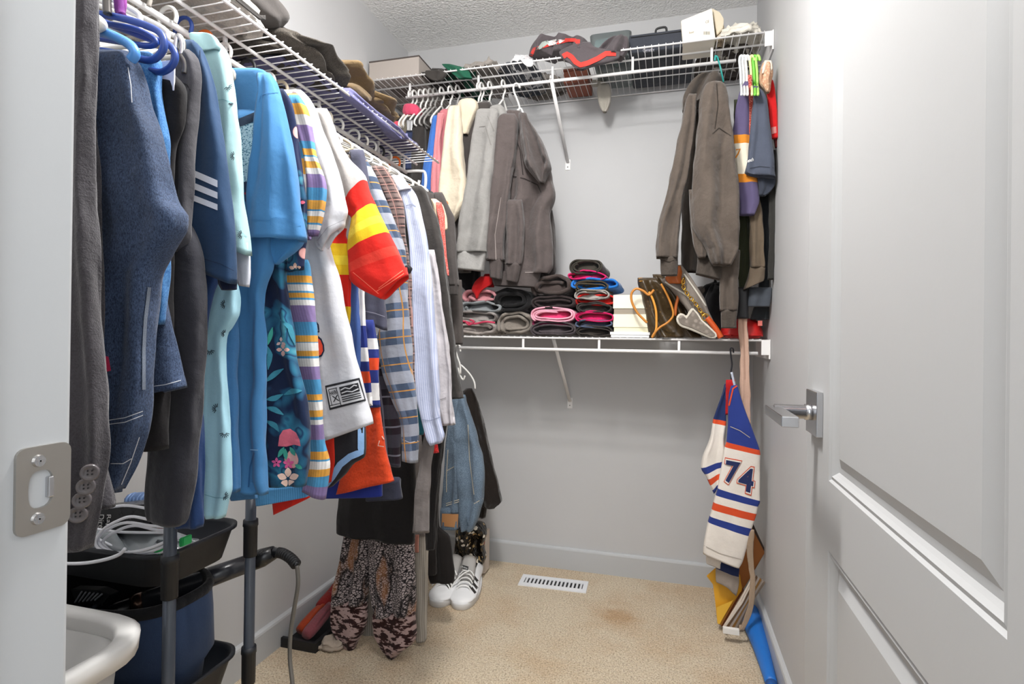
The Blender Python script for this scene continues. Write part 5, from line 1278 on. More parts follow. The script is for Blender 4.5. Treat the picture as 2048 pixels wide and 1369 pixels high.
r2s = C3('sleeve', [(163, 1428, 1440), (172, 1412, 1448), (195, 1401, 1455), (263, 1394, 1464), (330, 1387, 1472), (400, 1383, 1479), (450, 1384, 1479), (500, 1412, 1475), (520, 1418, 1468), (531, 1424, 1462)], 1.97, th_, .045, .6, 2.2, n=60)
r2d = C3('second_sleeve', [(380, 1378, 1412), (450, 1381, 1416), (500, 1390, 1416), (517, 1396, 1412)], 1.99, th_, .03, .5)
r2h = C3('hem_band', [(510, 1394, 1452), (524, 1394, 1450), (549, 1391, 561, 1441)], 2.03, thd, .035, .2)
r3 = C3('lower_sleeve', [(500, 1442, 1480), (560, 1440, 1476), (600, 1438, 1476), (622, 1440, 1475)], 2.02, th_, .03, .4); r3c = C3('cuff', [(618, 1442, 1474), (657, 1443, 1472)], 2.02, thd, .026, .2)
msm = strips('seam', [[(1425, 268), (1438, 256), (1462, 272)], [(1433, 160), (1436, 210), (1430, 258)]], 1.6, r2s, fab('2e2823')); cfl = strips('seam', [[(1314, 520), (1340, 524), (1356, 518)]], 1.6, [r1s, r1c], fab('2e2823'))
thing('taupe_hoodie', 'dark taupe hoodie nearest the bare wall, its cuff hanging over the tote', 'hoodie', [(r1s, [cfl]), r1c, r1b, r1h], GR)
thing('taupe_sweatshirt', 'wide-sleeved dark taupe sweatshirt right of the matching hoodie', 'sweatshirt', [(r2s, [msm]), r2d, r2h, r3, r3c], GR)
ol = fab('363a26', 600, .4)
thing('olive_shirt', 'dark olive shirt with a lighter brown sleeve', 'shirt', [C3('shirt_body', [(200, 1468, 1490), (300, 1468, 1500), (435, 1474, 1500), (560, 1476, 1500), (578, 1478, 1500)], 2.12, ol, .03), C3('sleeve', [(400, 1492, 1520), (430, 1498, 1524), (480, 1499, 1527), (536, 1500, 1531)], 2.06, fab('6a5c4c', 600, .4), .026), C3('cuff', [(532, 1500, 1531), (555, 1496, 1530), (580, 1488, 562, 1528)], 2.06, fab('65584a', 600, .4), .024, .2), C3('collar', [(138, 1506, 1514), (160, 1504, 1524), (200, 1512, 1536), (218, 1526, 1538)], 2.08, fab('4a443a', 600, .4), .02)], GR)
sg = fab('3f4347', 600, .35)
thing('slate_coat', 'long slate grey jacket beside the right wall with a black lower panel', 'jacket', [C3('jacket_body', [(330, 1510, 1545), (400, 1514, 1548), (500, 1520, 1547), (580, 1516, 1543), (640, 1500, 1538)], 2.16, sg, .028), C3('flap', [(575, 1498, 1543), (600, 1496, 1542), (614, 1494, 1540)], 2.09, fab('4b5058', 600, .3), .02, .2), C3('black_panel', [(575, 1476, 1497), (610, 1475, 1496), (638, 1474, 1496)], 2.08, M_BLACK, .02, .2), C3('back_panel', [(300, 1535, 1550), (400, 1538, 1552), (480, 1538, 1550), (560, 1535, 1546)], 2.05, fab('33322f', 600, .3), .014, .2)], GR)
Y = 2.03; pu = '5d5475'
jr2 = [(163, 1490, 1499), (180, 1482, 1500), (234, 1468, 1499), (272, 1464, 1501), (289, 1466, 1502), (320, 1470, 1506), (350, 1472, 1512), (366, 1474, 1517), (400, 1478, 1518), (431, 1480, 1508)]
u1 = C3('sleeve', jr2, Y, bands(((0, pu), (3/9, 'd9882c'), (4/9, 'e9e0cc'), (6/9, 'd9882c'), (7/9, pu)), 0), .020, .3)
thing('purple_jersey', 'purple jersey sleeve with orange and cream bands by the right wall', 'jersey', [(u1, [strips('number_print', [[(1472, 300), (1480, 298), (1476, 308), (1471, 316)]], 3, u1, fab('d9882c'), .002)]), C3('shoulder', [(165, 1494, 1503), (200, 1490, 1503)], Y+.03, fab(pu), .012)], GR)
thing('lace_blouse', 'coral lace top, a thin strip between the purple and slate sleeves', 'shirt', [C3('lace_side', [(160, 1496, 1503), (200, 1498, 1507), (257, 1499, 1508), (280, 1500, 1507)], 2.02, lace('e8988a', 'b0483c', 240), .014, .2), C3('lace_neck', [(150, 1496, 1502), (162, 1496, 1504)], 2.03, lace('e8988a', 'b0483c', 240), .012, .2)], GR)
stt = fab('4e5463', 700, .3)
v1 = C3('sleeve', [(172, 1506, 1514), (186, 1507, 1528), (200, 1506, 1533), (263, 1501, 1542), (310, 1496, 1546), (345, 1490, 1549), (350, 1498, 356, 1551)], 1.99, stt, .022, .35)
v2 = C3('inner_sleeve', [(345, 1512, 1550), (365, 1516, 1550), (380, 1518, 1544), (392, 1518, 1530)], 2.02, fab('3b404c', 700, .3), .018, .3)
lg2 = text_on('lettering', 'bench', [(1492, 319), (1507, 315), (1507, 322), (1493, 326)], v1, M_WHITE, .002, .01)
thing('slate_tee', 'slate blue tee with small white lettering on its sleeve edge', 'shirt', [(v1, [lg2, strips('hem_stitch', [[(1493, 338), (1520, 333), (1547, 336)]], 1.2, v1, fab('30343e'))]), v2], GR)
x1 = C3('sleeve', [(160, 1532, 1545), (175, 1533, 1549), (200, 1535, 1551), (240, 1538, 1555), (278, 1542, 1558)], 2.02, fab('c9181a', 600, .35), .016, .3)
thing('red_shirt', 'red sleeve with a pale band against the right wall', 'shirt', [(x1, [patch('pale_band', [(1538, 256), (1557, 252), (1558, 264), (1539, 270)], x1, fab('c9807c'), 4, 3)]), C3('dark_hem', [(274, 1546, 1559), (296, 1550, 1557)], 2.03, fab('5c1a18'), .012)], GR)
thing('floral_scarf', 'cream and tan scarf bunched over the rightmost hangers', 'scarf', [C3('scarf_body', [(122, 1530, 1542), (130, 1524, 1545), (146, 1520, 1546), (165, 1520, 1542), (180, 1530, 1540), (186, 1532, 1537)], 1.99, lace('ddbfa0', 'c4987a', 120), .022, 1.2, 3), C3('scarf_top', [(121, 1530, 1542), (140, 1522, 1544), (150, 1522, 1532)], 1.985, fab('e9dfcf', 400, .5), .018, .9)], GR)
thing('clothes_hanger', 'teal hanger sticking up beside the taupe hoodie', 'hanger', [tube('hanger_body', Wt([(1447, 164), (1441, 136), (1435, 114)], 2.02), .0048, plain('1f8a84', .35), 8, flat=(1, .6)), tube('hook', smooth_path(Wt([(1436, 116), (1431, 112), (1430, 122)], 2.04), 3), .0035, plain('1f8a84', .35), 8)], 'hangers on the right of the high back rod')
for lab, xa, m_ in (('pale grey hanger left of the green one', 1481, plain('cfd3d6', .35)), ('second pale hanger left of the green one', 1487, M_HANG_W), ('third pale hanger left of the green one', 1493, M_HANG_W), ('yellowish hanger beside the green one', 1502, plain('d9d79a', .35)), ('bright green hanger near the right wall', 1508, M_HANG_G), ('light green hanger behind the bright green one', 1514, plain('a8d66a', .35))):
    thing('clothes_hanger', lab, 'hanger', [tube('hook', smooth_path(Wt([(xa+6, 122), (xa+4, 113), (xa, 112), (xa-2, 122), (xa, 142), (xa+1, 170)], 2.06), 3), .0045, m_, 8), tube('hanger_body', smooth_path([U(xa+1, 170, 1, 2.06), U(xa+2, 178, 1, 1.98), U(xa+2, 190, 1, 1.93)], 3), .004, m_, 8)], 'hangers on the right of the high back rod')
# ------------------------------------------------------------------ the 74 jersey, strap and hanger at lower right
JW, JN, JO = 'e9e1d8', '2a3c86', 'd9502a'
Y = 2.07
RJ = [(772, 1462, 770, 1474), (795, 1457, 797, 1482), (850, 1455, 852, 1502), (884, 1453, 900, 1519), (893, 1450, 909, 1520), (976, 1435, 1001, 1520), (990, 1431, 1013, 1516), (1004, 1427, 1027, 1513), (1018, 1423, 1041, 1509), (1032, 1419, 1057, 1504), (1043, 1416, 1071, 1500), (1090, 1407, 1125, 1484), (1107, 1406, 1136, 1478)]
q12 = 12.0
JB = bands(((0, JN), (3/q12, JO), (4/q12, JW), (5/q12, JN), (6/q12, JW), (7/q12, JO), (8/q12, JW), (9/q12, JN), (10/q12, JW)), 0)
jb1 = C3('jersey_front', RJ, Y, JB, .020, .10, 2, lump=.1, n=60, rag=.0006)
RS = [(768, 1450, 768, 1462), (800, 1441, 803, 1456), (838, 1427, 842, 1451), (846, 1425, 851, 1451), (882, 1418, 884, 1450), (912, 1406, 905, 1448), (935, 1403, 921, 1446), (948, 1409, 933, 1444), (958, 1414, 944, 1443), (970, 1419, 956, 1440), (980, 1424, 966, 1438), (987, 1428, 974, 1436)]
jb2 = C3('sleeve', RS, Y+.02, bands(((0, '20305f'), (2/11, JO), (3/11, JW), (6/11, JN), (7/11, JW), (8/11, JO), (9/11, JW), (10/11, JN)), 0), .018, .5)
jb3 = C3('inner_back', [(760, 1452, 1470), (800, 1452, 1466), (830, 1450, 1460)], Y+.015, fab('b81c20'), .012, .1)
jb4 = C3('tail', [(1095, 1412, 1440), (1118, 1412, 1442), (1128, 1414, 1138, 1440)], Y+.03, fab(JW), .012, .2)
jb5 = C3('inner_lining', [(1115, 1430, 1138, 1480), (1130, 1432, 1150, 1478), (1150, 1432, 1162, 1478), (1163, 1432, 1172, 1477), (1172, 1452, 1192, 1472)], Y+.035, bands(((0, '232f58'), (.33, '9c9086'), (.9, '9c9086')), 0), .012, .3)
jt = [strips('orange_piping', [[(1474, 772), (1466, 778), (1458, 812), (1456, 828)]], 3, jb1, fab(JO), .0025), strips('stitch', [[(1408, 1092), (1440, 1108), (1483, 1120)], [(1454, 851), (1480, 862), (1500, 876)]], 1.3, jb1, fab('b9b0a6'), .002)]
d1_, d2_ = [(1451, 918), (1483, 924), (1476, 973), (1447, 967)], [(1479, 932), (1512, 937), (1506, 991), (1473, 980)]
def grow(q, g): c = (sum(p[0] for p in q)/4, sum(p[1] for p in q)/4); return [(c[0]+(p[0]-c[0])*(1+g), c[1]+(p[1]-c[1])*(1+g)) for p in q]
for dgt, qd in (('7', d1_), ('4', d2_)):
    jt.append(text_on('number_outline', dgt, grow(qd, .10), jb1, fab(JO), .0025, .055)); jt.append(text_on('number_gap', dgt, grow(qd, .02), jb1, fab('efe6dc'), .0035, .035)); jt.append(text_on('number', dgt, grow(qd, -.10), jb1, fab('26305c'), .0045, .03))
thing('hockey_jersey', 'cream hockey jersey numbered 74 hanging from the low rod at right', 'jersey', [(jb1, jt), jb2, jb3, jb4, jb5])
thing('clothes_hanger', 'dark wire hook holding the numbered jersey', 'hanger', [tube('hook', smooth_path(Wt([(1467, 706), (1466, 698), (1461, 698), (1462, 712), (1464, 730), (1462, 745), (1463, 760)], 2.10), 4), .0026, plain('34343a', .4, .6), 8), tube('hanger_body', smooth_path(Wt([(1463, 745), (1466, 758), (1470, 775)], 2.08), 3), .004, plain('b9c0cf', .3), 8)])
st_ = fab('c9a693', 700, .3)
thing('peach_leggings', 'peach coloured leggings leg hanging over the waist-high shelf', 'leggings', [C3('leg', [(600, 1474, 1496), (640, 1476, 1494), (675, 1478, 1497), (705, 1481, 1498), (770, 1481, 1499), (800, 1481, 1499), (830, 1484, 1500), (850, 1489, 1502)], 2.085, st_, .012, .4), strips('seam', [[(1486, 640), (1489, 700), (1490, 760)]], 1.2, bpy.data.objects['leg'] if 'leg' in bpy.data.objects else jb1, fab('b08c7a'))])
thing('beige_strap', 'long beige strap hanging down over the stacked papers to the carpet', 'strap', [C3('strap_length', [(1060, 1496, 1508), (1100, 1493, 1507), (1160, 1500, 1510), (1200, 1498, 1508), (1240, 1487, 1499), (1262, 1478, 1488)], 2.06, fab('a8927c', 500, .4), .006, .2), box('strap_end', tuple(U(1446, 1268, 1, 2.055)), tuple(U(1478, 1257, 1, 2.07)), plain('e6e3de', .5), .001)])
# ------------------------------------------------------------------ papers, folders and bat by the right wall
GS = 'papers and boards leaning in the right corner'
YP = plain('e2a72a', .55); OB = plain('a8672f', .6, bump=60, bs=.15); BB = plain('c98d3e', .6)
thing('yellow_folder', 'yellow card folder at the front left of the leaning papers', 'folder', [slab('cover', [(1413, 1153), (1432, 1136), (1436, 1160), (1480, 1150), (1484, 1182), (1462, 1212), (1435, 1249), (1430, 1200), (1426, 1170)], 2.14, .004, YP), slab('flap', [(1432, 1215), (1462, 1203), (1468, 1200), (1440, 1250), (1435, 1249)], 2.125, .003, plain('e8b53c', .55))], GS)
thing('brown_board', 'large orange-brown board at the back of the leaning papers', 'board', [slab('board_face', [(1507, 1052), (1531, 1104), (1500, 1158), (1442, 1252), (1436, 1248), (1484, 1182), (1474, 1140), (1490, 1080)], 2.19, .006, OB), slab('edge_strip', [(1507, 1050), (1532, 1104), (1530, 1107), (1504, 1056)], 2.188, .010, plain('3a2a20', .6))], GS)
thing('brown_board', 'smaller tan board just behind the yellow folder', 'board', [slab('board_face', [(1476, 1148), (1486, 1178), (1444, 1252), (1438, 1250), (1480, 1182)], 2.15, .005, BB), slab('edge_strip', [(1486, 1176), (1488, 1182), (1446, 1254), (1442, 1254)], 2.148, .007, plain('7a3f1e', .6))], GS)
for k, (c, lab) in enumerate((('d8cbbd', 'first pale paper edge right of the boards'), ('8d6f52', 'brown paper edge in the leaning stack'), ('e3d8cc', 'second pale paper edge in the leaning stack'), ('b98a4e', 'tan card edge in the leaning stack'), ('d3c5b8', 'pale paper edge next to the right wall'), ('a89684', 'rightmost greyish paper edge in the stack'))):
    dx = k*5.2
    thing('paper_bundle', lab, 'paper', [slab('sheet', [(1507+dx*.75, 1150+k*2.6), (1512+dx*.75, 1153+k*2.6), (1486+dx*.45, 1207+k*2), (1450+dx, 1258+k*1.4), (1445+dx, 1256+k*1.4), (1480+dx*.45, 1200+k*2)], 2.10+.012*k, .006, plain(c, .75)), slab('fold_edge', [(1509+dx*.75, 1149+k*2.6), (1511+dx*.75, 1150+k*2.6), (1482+dx*.45, 1204+k*2), (1480+dx*.45, 1202+k*2)], 2.098+.012*k, .004, plain(c, .75))], GS)
bp = [(U(1490, 1205, 2, .05), .020), (U(1500, 1228, 2, .04), .034), (U(1507, 1250, 2, .036), .035), (U(1521, 1291, 2, .030), .027), (U(1532, 1330, 2, .026), .021), (U(1543, 1369, 2, .022), .017), (U(1556, 1420, 2, .02), .014), (U(1568, 1470, 2, .02), .013), (U(1570, 1476, 2, .02), .018), (U(1571, 1480, 2, .02), .018)]
bt_ = tube('barrel', smooth_path([p for p, r in bp[:6]], 4), [r for r in [bp[min(5, i//4)][1]*(1-(i % 4)/4)+bp[min(5, i//4+1)][1]*((i % 4)/4) for i in range(21)]], plain('1f6fc4', .45), 20)
gr_ = tube('grip', smooth_path([p for p, r in bp[5:]], 3), [.017, .016, .015, .014, .0135, .013, .013, .015, .018, .019, .018, .018, .018], plain('1a5aa6', .6), 20)
thing('toy_bat', 'blue plastic bat lying along the right baseboard', 'bat', [bt_, gr_])

# ------------------------------------------------------------------ folded clothes on the waist-high shelf
FG = 'folded clothes on the waist-high shelf'
fz = lambda c, v=.1: fab(c, 600, .4, .2, .12, .8)
def FR(name, lab, x0, y0, x1, y1, c, loops=2.2, t=.009, Y=2.11, d=.28, sd=1, cat='folded clothing', lump=1.0, tilt=0, extra=None):
    x0 -= 3; x1 += 3; y0 -= 2; y1 = min(y1+2, 675)
    a = fold_roll('folded_layers', x0, y0, x1, y1, Y, d, fz(c) if isinstance(c, str) else c, loops, t, tilt, sd, lump*1.7)
    mid = (y0+y1)/2; h = (y1-y0)
    bx_ = mound('core', min(U(x0, mid, 1, Y+.02).x, U(x1, mid, 1, Y+.02).x)+.012, max(U(x0, mid, 1, Y+.02).x, U(x1, mid, 1, Y+.02).x)-.012, Y+.012, Y+d, U(x0, y1-h*.10, 1, Y).z, (U(x0, y0, 1, Y).z-U(x0, y1, 1, Y).z)*.78, fz(extra or (c if isinstance(c, str) else '808080')), sd, .3, pw=.5)
    return thing(name, lab, cat, [a, bx_], FG)
FR('folded_joggers', 'light grey folded joggers at the bottom left of the waist-high shelf', 902, 640, 992, 672, 'a39a94', 1.6, .012, sd=2, lump=1.6)
FR('folded_shirt', 'grey folded top with pink piping, second from the bottom at left', 906, 620, 994, 646, '9a9490', 1.3, .011, sd=3, lump=1.8)
FR('folded_shirt', 'blue-grey folded top beneath the pink one', 923, 602, 1003, 628, '8a8e90', 1.2, .011, sd=4, lump=1.6)
FR('folded_shirt', 'dusty pink folded top at the top of the leftmost stack', 924, 578, 996, 608, 'c98a90', 1.0, .013, sd=5, lump=1.4)
thing('pink_drawstring', 'thin red-pink drawstring lying across the grey folded tops', 'cord', [pxtube('cord', [(905, 628), (918, 640), (935, 645), (950, 648), (970, 644), (990, 646)], 2.088, .004, fab('c4405c'), 8), pxtube('knot', [(930, 642), (938, 650), (948, 644), (940, 640)], 2.085, .004, fab('c4405c'), 8)])
FR('folded_trousers', 'black folded trousers heaped on top of the second stack', 982, 574, 1062, 630, '131214', 2.0, .016, sd=6, lump=1.5)
FR('folded_trousers', 'beige grey folded trousers under the black ones', 994, 622, 1066, 672, '857d74', 2.0, .013, sd=7, lump=1.8)
FR('folded_leggings', 'dark brown folded leggings topmost on the third stack', 1062, 549, 1146, 598, '453b38', 1.5, .016, sd=8, lump=1.8)
FR('folded_leggings', 'brown-black folded leggings second from the top of the third stack', 1064, 592, 1150, 620, '33292a', 1.6, .010, sd=9)
FR('rolled_fleece', 'pink and white rolled fleece in the middle of the third stack', 1063, 614, 1150, 646, 'f0a9bc', 2.4, .0075, sd=10, extra='d23a6c', lump=.7)
FR('folded_shirt', 'magenta folded top edge under the pink rolled fleece', 1066, 640, 1140, 652, 'a83a66', 1.0, .006, Y=2.125, sd=11)
FR('folded_sweater', 'dark plum grey folded sweater at the bottom of the third stack', 1062, 644, 1152, 673, '4a4346', 2.0, .008, sd=12)
FR('folded_shirt', 'charcoal rolled top crowning the tallest stack', 1140, 517, 1205, 551, '3b3730', 2.3, .007, sd=13, lump=.9)
FR('folded_shirt', 'hot pink folded top just beneath the charcoal roll', 1137, 543, 1212, 561, 'd61a68', 1.2, .006, sd=14, lump=1.4)
FR('folded_shirt', 'bright blue folded top spilling to the right of the tallest stack', 1143, 554, 1238, 582, '1f72c6', 1.2, .010, sd=15, lump=1.6)
FR('folded_shirt', 'olive brown folded top under the bright blue one', 1150, 562, 1216, 585, '4c4232', 1.6, .006, Y=2.10, sd=16, lump=1.2)
FR('folded_shirt', 'light grey folded top in the middle of the tallest stack', 1149, 579, 1218, 602, 'a39d98', 1.6, .006, Y=2.10, sd=17, lump=1.4)
FR('folded_shirt', 'bright red folded top crossing the tallest stack', 1152, 586, 1231, 612, 'd6241e', 1.2, .008, Y=2.115, sd=18, lump=1.8)
FR('folded_shirt', 'dark grey folded top under the bright red one', 1155, 604, 1222, 626, '3a3634', 1.6, .006, Y=2.102, sd=19, lump=1.2)
FR('folded_shirt', 'magenta glossy folded top low in the tallest stack', 1152, 621, 1227, 645, 'cf1a60', 1.6, .0065, sd=20, lump=1.1)
FR('folded_jeans', 'slate blue folded garment near the bottom of the tallest stack', 1152, 640, 1224, 657, '4e5a72', 1.0, .006, sd=21)
FR('folded_shirt', 'black-brown folded top at the bottom of the tallest stack', 1154, 653, 1224, 674, '3b3530', 1.7, .006, sd=22, lump=1.3)
def pbox(lab, x0, y0, x1, y1, Y, d, c, lid=.35, lc=None, name='shoe_box', grp='pale boxes on the waist-high shelf'):
    P0, P1 = U(x0, y1, 1, Y), U(x1, y0, 1, Y); zl = P1.z-(P1.z-P0.z)*lid
    a = box('box_body', (P0.x+.003, Y+.003, P0.z), (P1.x-.003, Y+d-.003, zl+.002), plain(c, .6), .001)
    b = box('lid', (P0.x, Y, zl), (P1.x, Y+d, P1.z), plain(lc or c, .6), .001)
    return thing(name, lab, 'box', [a, b], grp)
pbox('white shallow box at the bottom of the box pile', 1220, 665, 1300, 675, 2.11, .28, 'efeff0', .5)
pbox('cream box in the middle of the box pile', 1226, 629, 1300, 665, 2.12, .27, 'e6e0c0', .72, 'f0ead2')
pbox('cream box with a grey-brown base on top of the box pile', 1226, 590, 1299, 629, 2.12, .27, '9a9080', .70, 'efead6')
# brown monogram-style tote
bs = NT('coated_canvas'); vo = bs.nd('ShaderNodeTexVoronoi'); bs.ln(bs.mp(bs.obj(), (1, 1, 1), (0, .6, 0)), vo.inputs['Vector']); vo.inputs['Scale'].default_value = 55; vo.inputs['Randomness'].default_value = .25
bs.col(bs.ramp(vo.outputs['Distance'], [(.10, '7a6236'), (.16, '4a3a26'), (.5, '41331f')])); bs.rough(.38); bs.bump(bs.noise(bs.obj(), 30, 3, .6), .4, .01)
CV = bs.m; TN = plain('c07c2c', .42); TN2 = plain('b05a1e', .45)
tb = C3('tote_front', [(556, 1276, 1312), (566, 1276, 1320), (590, 1282, 1336), (620, 1290, 1346), (650, 1294, 1372), (672, 1297, 1400), (676, 1298, 1404)], 2.13, CV, .035, .8, 2.5, n=56)
tb2 = C3('tote_side', [(549, 1306, 1324), (570, 1312, 1345), (610, 1325, 1368), (650, 1345, 1385), (674, 1370, 1392)], 2.17, CV, .05, .7, 2.5)
tr = strips('leather_trim', [[(1278, 560), (1292, 558), (1312, 552)]], 7, tb, plain('d99a3c', .4), .003)
hd = [pxtube('handle', [(1308, 580), (1298, 590), (1286, 582), (1272, 578), (1263, 588), (1264, 605), (1274, 625), (1286, 638), (1294, 646)], 2.07, .0045, TN), pxtube('handle', [(1298, 584), (1306, 600), (1312, 622), (1313, 645), (1312, 660), (1306, 674)], 2.075, .0042, plain('d9963a', .4)), pxtube('handle', [(1322, 568), (1334, 590), (1344, 615), (1346, 632), (1336, 645), (1320, 655), (1308, 668), (1304, 676)], 2.07, .0040, TN), pxtube('handle', [(1350, 560), (1356, 590), (1352, 612), (1350, 632)], 2.09, .0055, TN2)]
thing('tote_bag', 'slouching brown patterned tote bag with tan leather handles', 'bag', [(tb, [tr]), tb2]+hd)
gs = fab('8d837a', 500, .4, .1, .12, .4)
gb = C3('bag_panel', [(530, 1354, 1362), (548, 1340, 1376), (562, 1322, 1386), (580, 1340, 1398), (600, 1356, 1408), (620, 1372, 1416), (645, 1388, 1428), (672, 1402, 1440)], 2.11, gs, .028, .5)
edg = [strips('pale_edge', [[(1324, 560), (1342, 572), (1366, 586), (1384, 600)], [(1368, 548), (1392, 582), (1412, 612), (1430, 650)]], 3, gb, fab('d9d4c8'), .004)]
og = C3('orange_lining', [(532, 1354, 1360), (545, 1345, 1364), (556, 1330, 1362), (568, 1338, 1366)], 2.08, TN2, .012, .3)
thing('grey_shoulder_bag', 'grey suede shoulder bag with a gold chain, behind the tote', 'bag', [(gb, edg), og, pxtube('orange_strap', [(1414, 636), (1424, 648), (1434, 662), (1442, 676)], 2.06, .010, plain('c4501c', .45)), tube('ring', [U(1411, 635, 1, 2.06)+Vector((.012*math.cos(2*PI*i/16), 0, .012*math.sin(2*PI*i/16))) for i in range(16)], .0018, plain('c9a24a', .25, 1.0), 8, closed=True)])
ch = []; cp = smooth_path(Wt([(1368, 558), (1366, 572), (1376, 590), (1390, 606), (1402, 624), (1410, 632)], 2.065), 3); gold = plain('d2a648', .25, 1.0)
for i in range(len(cp)-1):
    c = (cp[i]+cp[i+1])/2; d = (cp[i+1]-cp[i]).normalized(); s_ = d.cross(Vector((0, 1, 0))) if i % 2 else Vector((0, 1, 0)); s_ = (s_+Vector((0, .35, 0)) if i % 2 else s_+d.cross(Vector((0, 1, 0)))*.6).normalized()
    ch.append(tube('chain_link', [c+d*(.0085*math.cos(2*PI*j/12))+s_*(.0060*math.sin(2*PI*j/12)) for j in range(12)], .0017, gold, 6, closed=True))
pf_ = slab('pouch', [(1352, 636), (1358, 627), (1366, 627), (1373, 633), (1378, 622), (1385, 615), (1396, 626), (1404, 640), (1418, 652), (1434, 668), (1434, 676), (1424, 678), (1408, 672), (1380, 660), (1362, 654), (1354, 646)], 2.05, .014, fab('d9d2c4', 500), bev=.003)
pf2 = slab('pouch_face', [(1356, 637), (1360, 631), (1366, 631), (1373, 638), (1381, 627), (1386, 620), (1394, 629), (1402, 642), (1416, 655), (1430, 668), (1429, 673), (1422, 674), (1408, 668), (1382, 656), (1364, 650), (1358, 645)], 2.047, .004, lace('9c9288', '7d746b', 60), bev=.001)
thing('pouch_on_chain', 'small grey pouch with pale edging hanging on a gold chain', 'pouch', [(pf_, [pf2])]+ch)
thing('red_pouch', 'bright red flat pouch at the right end of the waist-high shelf', 'pouch', [mound('pouch_body', U(1444, 660, 1, 2.12).x, XR-.012, 2.12, 2.40, 1.049, .075, plain('b51512', .5), 8, .25, pw=.45), box('small_label', tuple(U(1516, 652, 1, 2.118)), tuple(U(1524, 642, 1, 2.125)), plain('cf6a60', .5))])
thing('dark_bundle', 'black clothing bundle on the shelf behind the taupe sleeves', 'clothing', [mound('bundle_body', U(1395, 660, 1, 2.2).x, U(1470, 660, 1, 2.2).x, 2.2, 2.45, 1.049, .20, fab('171517', 500, .4), 9, .8), mound('grey_piece', U(1392, 600, 1, 2.25).x, U(1420, 600, 1, 2.25).x, 2.28, 2.40, 1.20, .05, fab('5f554e', 500, .4), 10, .6)])

# ------------------------------------------------------------------ things on the high back shelf
ZS = 2.1225
M_CARD = plain('a79e97', .6)
def xat(px, Y=2.12): return U(px, 110, 1, Y).x
bx0, bx1 = -1.236, xat(838)
thing('flat_box', 'long flat pale box with a dark lid at the left end of the high shelf', 'box', [box('box_body', (bx0, 2.12, ZS), (bx1, 2.46, ZS+.078), M_CARD, .001), box('dark_lid', (bx0-.001, 2.119, ZS+.0781), (bx1+.001, 2.461, ZS+.084), plain('4a423e', .6), .001), box('printed_label', (bx0+.05, 2.20, ZS-.0006), (bx0+.16, 2.30, ZS-.0001), plain('6d625c', .7))])
HS = 'clothes on the high back shelf'
def SM(name, lab, p0, p1, y0, y1, h, c, sd, rg=1.0, cat='clothing', extra=None):
    parts = [mound('cloth_heap', xat(p0, y0), xat(p1, y0), y0, y1, ZS, h, fab(c, 500, .45, .15, .15, .9) if isinstance(c, str) else c, sd, rg, n=56, m=20)]
    if extra: parts += extra
    return thing(name, lab, cat, parts, HS)
SM('black_garment', 'black garment beside the flat box, drooping over the shelf edge', 838, 905, 2.13, 2.40, .045, '37332f', 11, 1.2, extra=[C3('drooping_edge', [(141, 852, 880), (148, 850, 893), (156, 856, 888), (162, 868, 882)], 2.098, fab('3d3936', 500), .010, .6)])
SM('green_garment', 'dark green garment on the high shelf', 884, 950, 2.16, 2.44, .055, '1f5b45', 12, 1.2, extra=[C3('hanging_fold', [(128, 884, 900), (140, 895, 935), (158, 918, 945)], 2.115, fab('1f5b45', 500), .010, .6)])
SM('grey_garment', 'pale grey thin garment crumpled right of the green one', 922, 990, 2.12, 2.42, .050, '9a938c', 13, 1.5)
SM('slate_garment', 'dark slate garment folded flat in the middle of the high shelf', 985, 1070, 2.13, 2.44, .030, '555a63', 14, .8)
SM('white_cloth', 'white cloth with a corner lying over the shelf edge', 1014, 1064, 2.11, 2.36, .046, 'e2e2e4', 15, .9, extra=[C3('corner_flap', [(118, 1040, 1064), (128, 1048, 1066), (134, 1056, 1062)], 2.095, fab('e2e2e4', 500), .004, .2)])
grm = fab('585154', 600, .4, .15, .12, .8); rdm = fab('e0443c', 600, .4)
ga = C3('garment_back', [(77, 1085, 1160), (88, 1070, 1178), (104, 1060, 1186), (114, 1058, 1190)], 2.15, grm, .05, .9, 3, n=60)
gb_ = C3('garment_drape', [(84, 1168, 1180), (95, 1135, 1190), (106, 1118, 1240), (116, 1122, 1238), (126, 1138, 1214), (134, 1148, 1182), (140, 1154, 1168)], 2.09, grm, .012, .4, 3, n=60)
gc_ = C3('garment_end', [(72, 1236, 1246), (80, 1222, 1256), (92, 1206, 1257), (105, 1196, 1252), (116, 1200, 1246)], 2.12, grm, .04, .8, 3)
gx = [strips('red_trim', [[(1126, 113), (1134, 108), (1143, 114), (1151, 124), (1161, 130), (1176, 126), (1196, 117), (1212, 107), (1232, 107)]], 10, gb_, rdm, .004, 4), strips('red_trim', [[(1062, 112), (1068, 98), (1090, 92), (1112, 86), (1140, 80), (1160, 82)]], 6, ga, rdm, .004, 4), poly_on('white_panel', [(1092, 84), (1112, 78), (1130, 80), (1118, 88), (1098, 92)], ga, M_WHITE, .005, 2), poly_on('patterned_panel', [(1072, 100), (1084, 84), (1096, 80), (1098, 86), (1082, 98)], ga, lace('2f3a38', 'b5c0b8', 60), .005, 2), strips('red_collar', [[(1130, 80), (1150, 80), (1158, 88)]], 7, ga, rdm, .006, 4)]
thing('grey_red_jersey', 'grey jersey with red trim draped over the front of the high shelf', 'jersey', [(ga, gx[1:]), (gb_, [gx[0]]), gc_], HS)
clr = plain('cfdadb', .12); clr.node_tree.nodes['Principled BSDF'].inputs['Transmission Weight'].default_value = .85
x0_, x1_ = xat(1178, 2.14), xat(1262, 2.14)
